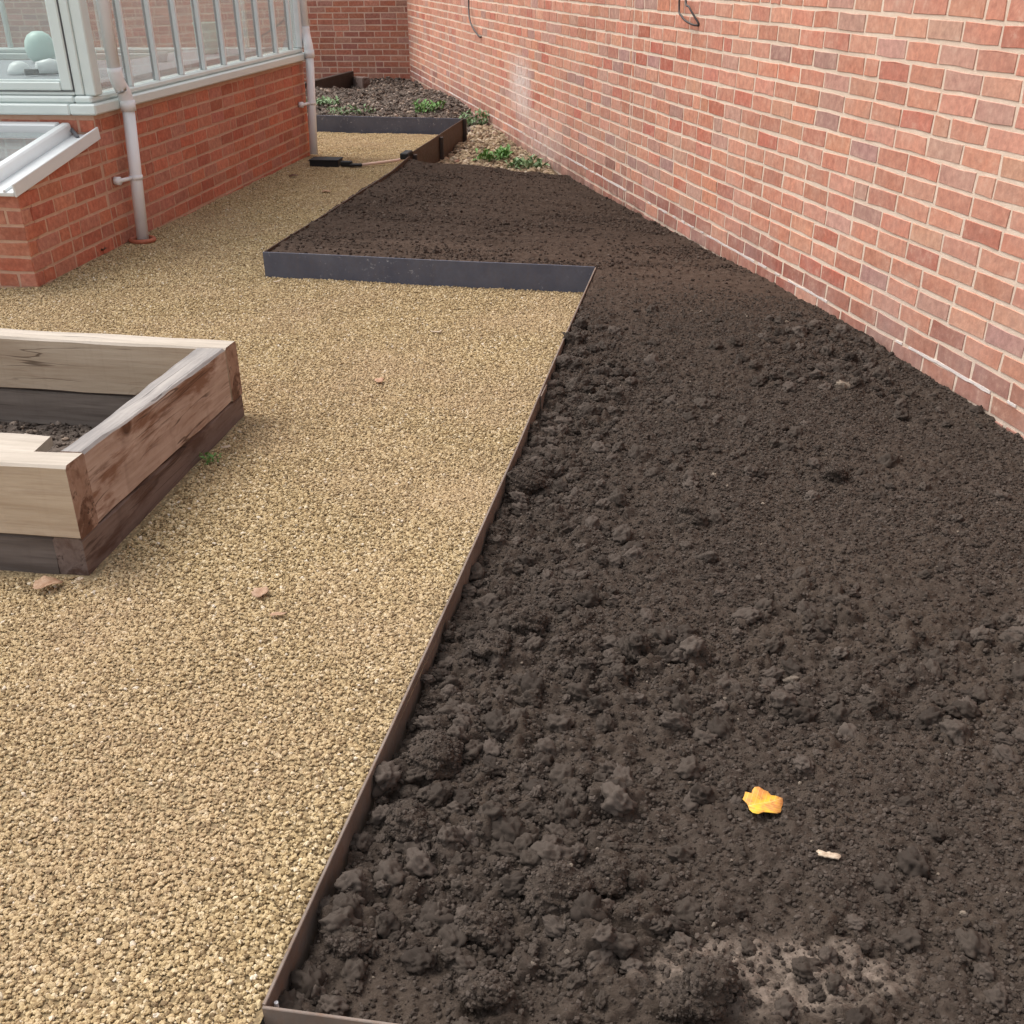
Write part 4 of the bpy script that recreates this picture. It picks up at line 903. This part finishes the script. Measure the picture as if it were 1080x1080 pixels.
# weeds
def weed(name, x, y, z, rad, hgt, nl, mat, lab, seed, ln=.09):
    r = random.Random(seed); mb = MB()
    for i in range(nl):
        a = r.uniform(0, 6.28); rr = rad * math.sqrt(r.random()); bx, by = x + rr * math.cos(a), y + rr * math.sin(a) * .8
        L = ln * r.uniform(.5, 1.2); wd = L * r.uniform(.28, .45); az = r.uniform(0, 6.28); el = r.uniform(.15, 1.1); zz = z + r.random() ** 1.5 * hgt
        d_ = np.array([math.cos(az) * math.cos(el), math.sin(az) * math.cos(el), math.sin(el)]); sd_ = np.cross(d_, Z3); sd_ /= np.linalg.norm(sd_); up = np.cross(sd_, d_)
        p = np.array([bx, by, zz]); mid = p + d_ * L * .5 + up * L * .06; tip = p + d_ * L - Z3 * L * .15
        mb.add([p, mid - sd_ * wd / 2 - up * wd * -.12, tip, mid + sd_ * wd / 2 + up * wd * .12, mid - up * wd * .08], [[0, 4, 1], [1, 4, 2], [2, 4, 3], [3, 4, 0]])
        if i % 5 == 0: mb.tube([np.array([bx, by, z - .02]), p], [.003, .002], 5)
    o = mb.build(name, mat); setp(o, lab, 'weed'); return o
weed('weed', -.02, 10.0, .04, .14, .06, 120, M_WEED, 'bright green weed clump on the rubble at the edge of the dark soil', 1)
weed('weed', .25, 9.62, .03, .16, .05, 110, M_WEED2, 'low grey green weed clump against the brick wall, right of the bright green clump', 2)
weed('weed', -.68, 12.3, .17, .16, .08, 110, M_WEED, 'green weed clump on the far bed at the right end of the blue grey plank', 3)
weed('weed', -.20, 12.0, .07, .18, .12, 110, M_WEED2, 'dark green weed tuft between the rusty panel end and the brick wall', 4)
weed('weed', -1.86, 12.9, .18, .2, .04, 100, M_WEED2, 'pale green weed patch on the far bed beside the far downpipe', 5)
weed('weed', -1.45, 12.15, .18, .24, .05, 140, M_WEED2, 'thin line of low weeds along the middle of the far blue grey plank', 6, .06)
weed('weed', -.935, 3.30, .118, .035, .02, 26, M_WEED, 'tiny green seedling in the gravel beside the timber bed', 7, .03)

# black box, twine
BX = empty('drain_box', (-1.37, 9.56, .085)); setp(BX, 'black plastic drain box on the gravel at the foot of the far downpipe', 'box')
ax = (np.array([.993, -.12, 0]), np.array([.12, .993, 0]), Z3)
mb = MB(); mb.box((-1.375, 9.56, .10), ax, (.118, .08, .028), .006); mb.box((-1.375, 9.56, .129), ax, (.123, .085, .004), .002); mb.build('box', M_BLACK, BX)
mb = MB(); mb.box((-1.20, 9.475, .105), ax, (.045, .03, .018), .006); mb.box((-1.12, 9.44, .098), ax, (.05, .025, .010), .004); mb.build('spout', M_BLACK, BX)
mb = MB(); mb.tube([(-1.08, 9.44, .098), (-1.0, 9.49, .10), (-.9, 9.55, .102), (-.80, 9.62, .105), (-.70, 9.70, .12)], .011, 8); o = mb.build('twine', M_STRING, smooth_=True); setp(o, 'pinkish twine lying on the gravel from the black box to the rusty panel', 'string')

# ---------------------------------------------------------------- timber raised bed
TB = empty('timber_bed', (-1.5, 3.2, .1)); setp(TB, 'raised bed of stacked oak sleepers on the gravel at the left', 'raised bed')
def timber(name, c8, mats, seed, parent=TB, nseg=24, wob=.0025):
    """c8: near-bottom-left.. eight corners: start (lb, rb, rt, lt), end (lb, rb, rt, lt); mats: left, right, top, bottom, ends. Local x runs along it."""
    A = [np.array(p, float) for p in c8[:4]]; B = [np.array(p, float) for p in c8[4:]]
    org = sum(A) / 4; d_ = sum(B) / 4 - org; L = np.linalg.norm(d_); ex = d_ / L; ey = np.cross(Z3, ex); ey /= np.linalg.norm(ey); ez = np.cross(ex, ey)
    Rm = np.array([ex, ey, ez]); V = []; r = np.random.default_rng(seed); bv = .006; prof = []
    for i in range(nseg + 1):
        t_ = i / nseg; C = [Rm @ (a * (1 - t_) + b * t_ - org) for a, b in zip(A, B)]
        ring = []
        for j in range(4):
            p, q, pr = C[j], C[(j + 1) % 4], C[(j - 1) % 4]
            e1 = (q - p) / np.linalg.norm(q - p); e0 = (pr - p) / np.linalg.norm(pr - p)
            bb = bv * (1 + .5 * vnoise(np.array([i * .7 + j * 9.]), np.array([seed * 1.]), 3)[0])
            wv = [wob * vnoise(np.array([i * .35 + k_ * 3.1]), np.array([seed * 2.3 + j]), 5)[0] for k_ in (0, 1)]
            ring += [p + e0 * bb + np.array([0, wv[0], wv[1]]), p + e1 * bb + np.array([0, wv[0], wv[1]])]
        V += ring
    Fq = []; Mi = []
    fm = [4, 3, 5, 1, 5, 2, 5, 0]  # side index meaning per ring segment
    segm = {1: 3, 3: 1, 5: 2, 7: 0, 0: 3, 2: 1, 4: 2, 6: 2}
    for i in range(nseg):
        for j in range(8):
            Fq.append([i * 8 + j, (i + 1) * 8 + j, (i + 1) * 8 + (j + 1) % 8, i * 8 + (j + 1) % 8]); Mi.append(segm[j])
    Fq += [list(range(8)), [nseg * 8 + j for j in range(8)][::-1]]; Mi += [4, 4]
    me = bpy.data.meshes.new(name); me.from_pydata([tuple(map(float, p)) for p in V], [], Fq)
    for m in mats: me.materials.append(m)
    me.polygons.foreach_set('material_index', np.array(Mi, dtype=np.int32)); me.update()
    import bmesh
    bm = bmesh.new(); bm.from_mesh(me); bmesh.ops.recalc_face_normals(bm, faces=bm.faces); bm.to_mesh(me); bm.free()
    o = bpy.data.objects.new(name, me); COL.objects.link(o)
    mw = Matrix(((ex[0], ey[0], ez[0], org[0]), (ex[1], ey[1], ez[1], org[1]), (ex[2], ey[2], ez[2], org[2]), (0, 0, 0, 1)))
    o.parent = parent; o.matrix_parent_inverse = Matrix.Translation(parent.location).inverted(); o.matrix_basis = mw
    return o
N0 = np.array([-1.083, 2.548]); N1 = np.array([-.905, 3.755]); TD = (N1 - N0) / np.linalg.norm(N1 - N0); TL = np.array([-TD[1], TD[0]])
def T(a, o, z): p = N0 + TD * a + TL * o; return (p[0], p[1], z)
LT_ = np.linalg.norm(N1 - N0)
zt0, zt1, zs0, zs1, zb = .422, .375, .218, .185, .06
Ms_ = [M_WCREAM, M_WSIDE, M_WGREY, M_WDARK, M_WSIDE]
# right side, upper and lower course (start ring: left-bottom, right-bottom, right-top, left-top)
ZA = lambda a: lerp(zt0, zt1, a / LT_)
timber('sleeper', [T(.103, .066, zs0 - .002), T(.103, .003, zs0 - .002), T(.103, .003, ZA(.1)), T(.103, .066, ZA(.1)), T(LT_ - .102, .104, zs1 + .002), T(LT_ - .102, .002, zs1 + .002), T(LT_ - .102, .002, ZA(LT_ - .1)), T(LT_ - .102, .104, ZA(LT_ - .1))], Ms_, 1)
timber('sleeper', [T(.006, .085, zb), T(.006, .004, zb), T(.006, .004, zs0 - .002), T(.006, .085, zs0 - .002), T(LT_ - .002, .11, zb), T(LT_ - .002, .003, zb), T(LT_ - .002, .003, zs1 - .002), T(LT_ - .002, .11, zs1 - .002)], [M_WDARK, M_WLOW, M_WLOW, M_WDARK, M_WLOW], 2)
# far timbers run left from the far end
timber('sleeper', [T(LT_ - .1, 0, zs1 + .002), T(LT_, 0, zs1 + .002), T(LT_, 0, zt1), T(LT_ - .1, 0, zt1 + .004), T(LT_ - .1 + .02, 1.9, zs1 + .03), T(LT_ + .02, 1.9, zs1 + .03), T(LT_ + .02, 1.9, zt1 + .03), T(LT_ - .08, 1.9, zt1 + .03)][0:8], [M_WCREAM, M_WCREAM, M_WTOP, M_WDARK, M_WEND], 3)
timber('sleeper', [T(LT_ - .085, .30, zb), T(LT_ + .01, .30, zb), T(LT_ + .01, .30, zs1), T(LT_ - .085, .30, zs1), T(LT_ - .06, 1.9, zb), T(LT_ + .02, 1.9, zb), T(LT_ + .02, 1.9, zs1 + .028), T(LT_ - .06, 1.9, zs1 + .028)], [M_WOLD] * 5, 4)
timber('sleeper', [T(LT_ - .11, .112, zb), T(LT_ + .005, .112, zb), T(LT_ + .005, .112, zs1), T(LT_ - .11, .112, zs1), T(LT_ - .11, .297, zb), T(LT_ + .005, .297, zb), T(LT_ + .005, .297, zs1), T(LT_ - .11, .297, zs1)], [M_WCREAM] * 5, 5)
# near timbers
timber('sleeper', [T(0, 0, zs0), T(.10, 0, zs0), T(.10, 0, zt0 - .004), T(0, 0, zt0), T(.0, 1.9, zs0 + .015), T(.1, 1.9, zs0 + .015), T(.1, 1.9, zt0 + .015), T(0, 1.9, zt0 + .015)], [M_WCREAM, M_WCREAM, M_WTOP, M_WDARK, M_WEND], 6)
timber('sleeper', [T(-.0, .087, zb), T(.095, .087, zb), T(.095, .087, zs0 - .003), T(.012, .087, zs0 - .003), T(.0, 1.9, zb), T(.095, 1.9, zb), T(.095, 1.9, zs0 + .012), T(.012, 1.9, zs0 + .012)], [M_WDARK] * 5, 7)
# fill of the bed
xs = np.linspace(.09, 1.85, 120); as_ = np.linspace(.08, LT_ - .06, 90); O_, A_ = np.meshgrid(xs, as_)
Xf = N0[0] + TD[0] * A_ + TL[0] * O_; Yf = N0[1] + TD[1] * A_ + TL[1] * O_; Zf = .062 + .02 * fbm(Xf * 6, Yf * 6, 3, 3) + .4 * bumps(Xf, Yf, .05, 8, .5)
o = grid_obj('bed_rubble', Xf, Yf, Zf, M_DB); setp(o, kind='structure')
o = grid_obj('bed_rubble_stones', Xf[::2, ::2], Yf[::2, ::2], Zf[::2, ::2], M_DEB); scatter(o, M_DEB, 1400, .004, .016, 2, 8, 340, .7, .4, 1.4, .003, 2.0); setp(o, kind='stuff')
pl = empty('offcut_board', (-1.6, 3.15, .2))
pl2 = timber('offcut_board', [T(.57, .45, .165), T(.725, .465, .165), T(.725, .465, .20), T(.57, .45, .20), T(.60, 1.5, .17), T(.755, 1.5, .17), T(.755, 1.5, .205), T(.60, 1.5, .205)], [M_WTOP] * 5, 9)
mwx = pl2.matrix_parent_inverse @ pl2.matrix_basis; pl2.parent = None; bpy.data.objects.remove(pl)
pl2.matrix_basis = Matrix.Translation(TB.location) @ mwx; pl2.name = 'offcut_board'; setp(pl2, 'pale offcut board lying flat inside the timber raised bed', 'board')

# ---------------------------------------------------------------- cables on the wall
def cable(pts, lab, r=.006):
    P = [np.array(Wp(s, o, z)) for s, o, z in pts]; Q = []
    for i in range(len(P) - 1):
        a, b, c_, d_ = P[max(i - 1, 0)], P[i], P[i + 1], P[min(i + 2, len(P) - 1)]
        for t_ in np.linspace(0, 1, 8, endpoint=False): Q.append(.5 * (2 * b + (c_ - a) * t_ + (2 * a - 5 * b + 4 * c_ - d_) * t_ ** 2 + (3 * b - a - 3 * c_ + d_) * t_ ** 3))
    Q.append(P[-1]); mb = MB(); mb.tube(Q, r, 8); o = mb.build('cable', M_WIRE, smooth_=True); setp(o, lab, 'cable')
cable([(5.62, .02, 1.6), (5.65, .025, 1.155), (5.58, .04, 1.03), (5.40, .05, .94), (5.15, .03, .857), (5.13, .004, .85)], 'single thin black cable hanging on the brick wall near the far corner', .008)
cable([(-.36, .012, 1.75), (-.385, .03, 1.30), (-.47, .04, 1.225), (-.585, .03, 1.195), (-.625, .004, 1.19), (-.63, .01, 1.205), (-.56, .035, 1.27), (-.48, .03, 1.33), (-.45, .012, 1.75)], 'looped pair of black cables hanging from the upper part of the long brick wall', .0055)

# ---------------------------------------------------------------- fallen leaves and bits
def leaf(x, y, z, size, mat, lab, seed, cat='leaf', rot=0, lobes=3, asp=.8, curl=.25):
    r = random.Random(seed); n = 26; V = [(0, 0, 0)]; ring = []
    for i in range(n):
        a = 2 * math.pi * i / n; k = 1 + .08 * math.cos(a * lobes + r.uniform(-.1, .1)) + r.uniform(-.10, .06) - (.22 if i in (n // 3, n // 3 * 2 + 1) else 0)
        if i == 0 and cat == 'leaf': k *= 1.12
        if cat != 'leaf': k *= .8 / max(abs(math.cos(a)), abs(math.sin(a))) * r.uniform(.8, 1.1)
        px, py = size / 2 * k * math.cos(a), size / 2 * asp * k * math.sin(a); ring.append((px, py))
    Vr = [(.5 * px, .5 * py, 0) for px, py in ring] + [(px, py, 0) for px, py in ring]; V = [(0, 0, 0)] + Vr
    V = [(px, py, curl * size * ((py / size) ** 2 * 3 + .35 * (px / size) ** 2 + .12 * math.sin(px / size * 7 + seed)) + .003) for px, py, _ in V]
    Fq = [[0, 1 + i, 1 + (i + 1) % n] for i in range(n)] + [[1 + i, 1 + n + i, 1 + n + (i + 1) % n, 1 + (i + 1) % n] for i in range(n)]
    o = mesh_obj('fallen_leaf' if cat == 'leaf' else cat.replace(' ', '_'), V, Fq, mat, smooth_=True)
    sol = o.modifiers.new('thickness', 'SOLIDIFY'); sol.thickness = .0010 if cat == 'leaf' else .0028
    o.location = (x, y, z); o.rotation_euler = (r.uniform(-.12, .12), r.uniform(-.12, .12), rot); setp(o, lab, cat); return o
sz = lambda x, y, d=.012: float(soil_h(np.array([[x]]), np.array([[y]]))[0, 0]) + d
gz = lambda x, y, d=.006: float(gravel_z(np.array(x), np.array(y))) + d
leaf(.51, 1.65, sz(.51, 1.65, .012), .078, M_LEAFY, 'bright yellow and orange fallen leaf on the dark soil', 3, rot=.4, lobes=5, asp=.98, curl=.14)
leaf(.597, 1.496, sz(.597, 1.496), .048, M_CHIP, 'pale cream wood chip on the dark soil right of the yellow leaf', 5, 'wood chip', rot=-.25, lobes=2, asp=.5, curl=.05)
leaf(-1.165, 2.47, gz(-1.165, 2.47, .01), .075, M_LEAFP, 'curled pinkish brown leaf on the gravel in front of the timber bed', 7, rot=.6, curl=.3)
leaf(-.608, 2.425, gz(-.6, 2.4), .05, M_LEAFP, 'small curled pinkish leaf in the middle of the gravel, the farther of two close together', 8, rot=1.2, curl=.25)
leaf(-.546, 2.315, gz(-.5, 2.3), .042, M_LEAFP, 'small flat pink leaf in the middle of the gravel, the nearer of two close together', 9, rot=.1, asp=.5)
leaf(-.264, 4.706, gz(-.2, 4.7), .06, M_CHIP, 'pale flake on the gravel below the blue grey plank', 10, 'wood chip', rot=.2, asp=.4)
leaf(-2.19, 6.28, gz(-2.19, 6.28, .02), .06, M_LEAFR, 'dark red leaf at the foot of the plinth left of the near downpipe', 11, rot=.8, curl=.6)
leaf(-1.102, 5.61, gz(-1.1, 5.6), .05, M_CHIP, 'pale chip on the gravel near the left corner of the blue grey plank', 12, 'wood chip', rot=.5, asp=.5)
leaf(-.454, 4.067, gz(-.45, 4.07), .045, M_LEAFB, 'small brown leaf on the gravel about midway between timber bed and edging', 13, rot=2.1)
leaf(-1.55, 8.95, gz(-1.5, 8.9), .07, M_LEAFR, 'dark leaf on the far gravel strip closest to the black box', 14, rot=.2)
leaf(-1.20, 8.216, gz(-1.2, 8.2), .07, M_LEAFB, 'brown leaf on the far gravel strip closest to the raised soil edging', 15, rot=.2)
leaf(-1.80, 9.3, gz(-1.8, 9.3), .08, M_LEAFR, 'dark leaf on the gravel against the far end of the brick plinth', 16, rot=1.2)
leaf(-1.09, 2.50, gz(-1.09, 2.5, .01), .022, M_CHIP, 'small white flake at the near right corner of the timber bed', 17, 'wood chip', rot=1.2)
leaf(-.90, 3.40, gz(-.9, 3.4, .01), .04, M_CHIP, 'cream flake on the gravel beside the tiny green seedling', 18, 'wood chip', rot=.4, asp=.6)
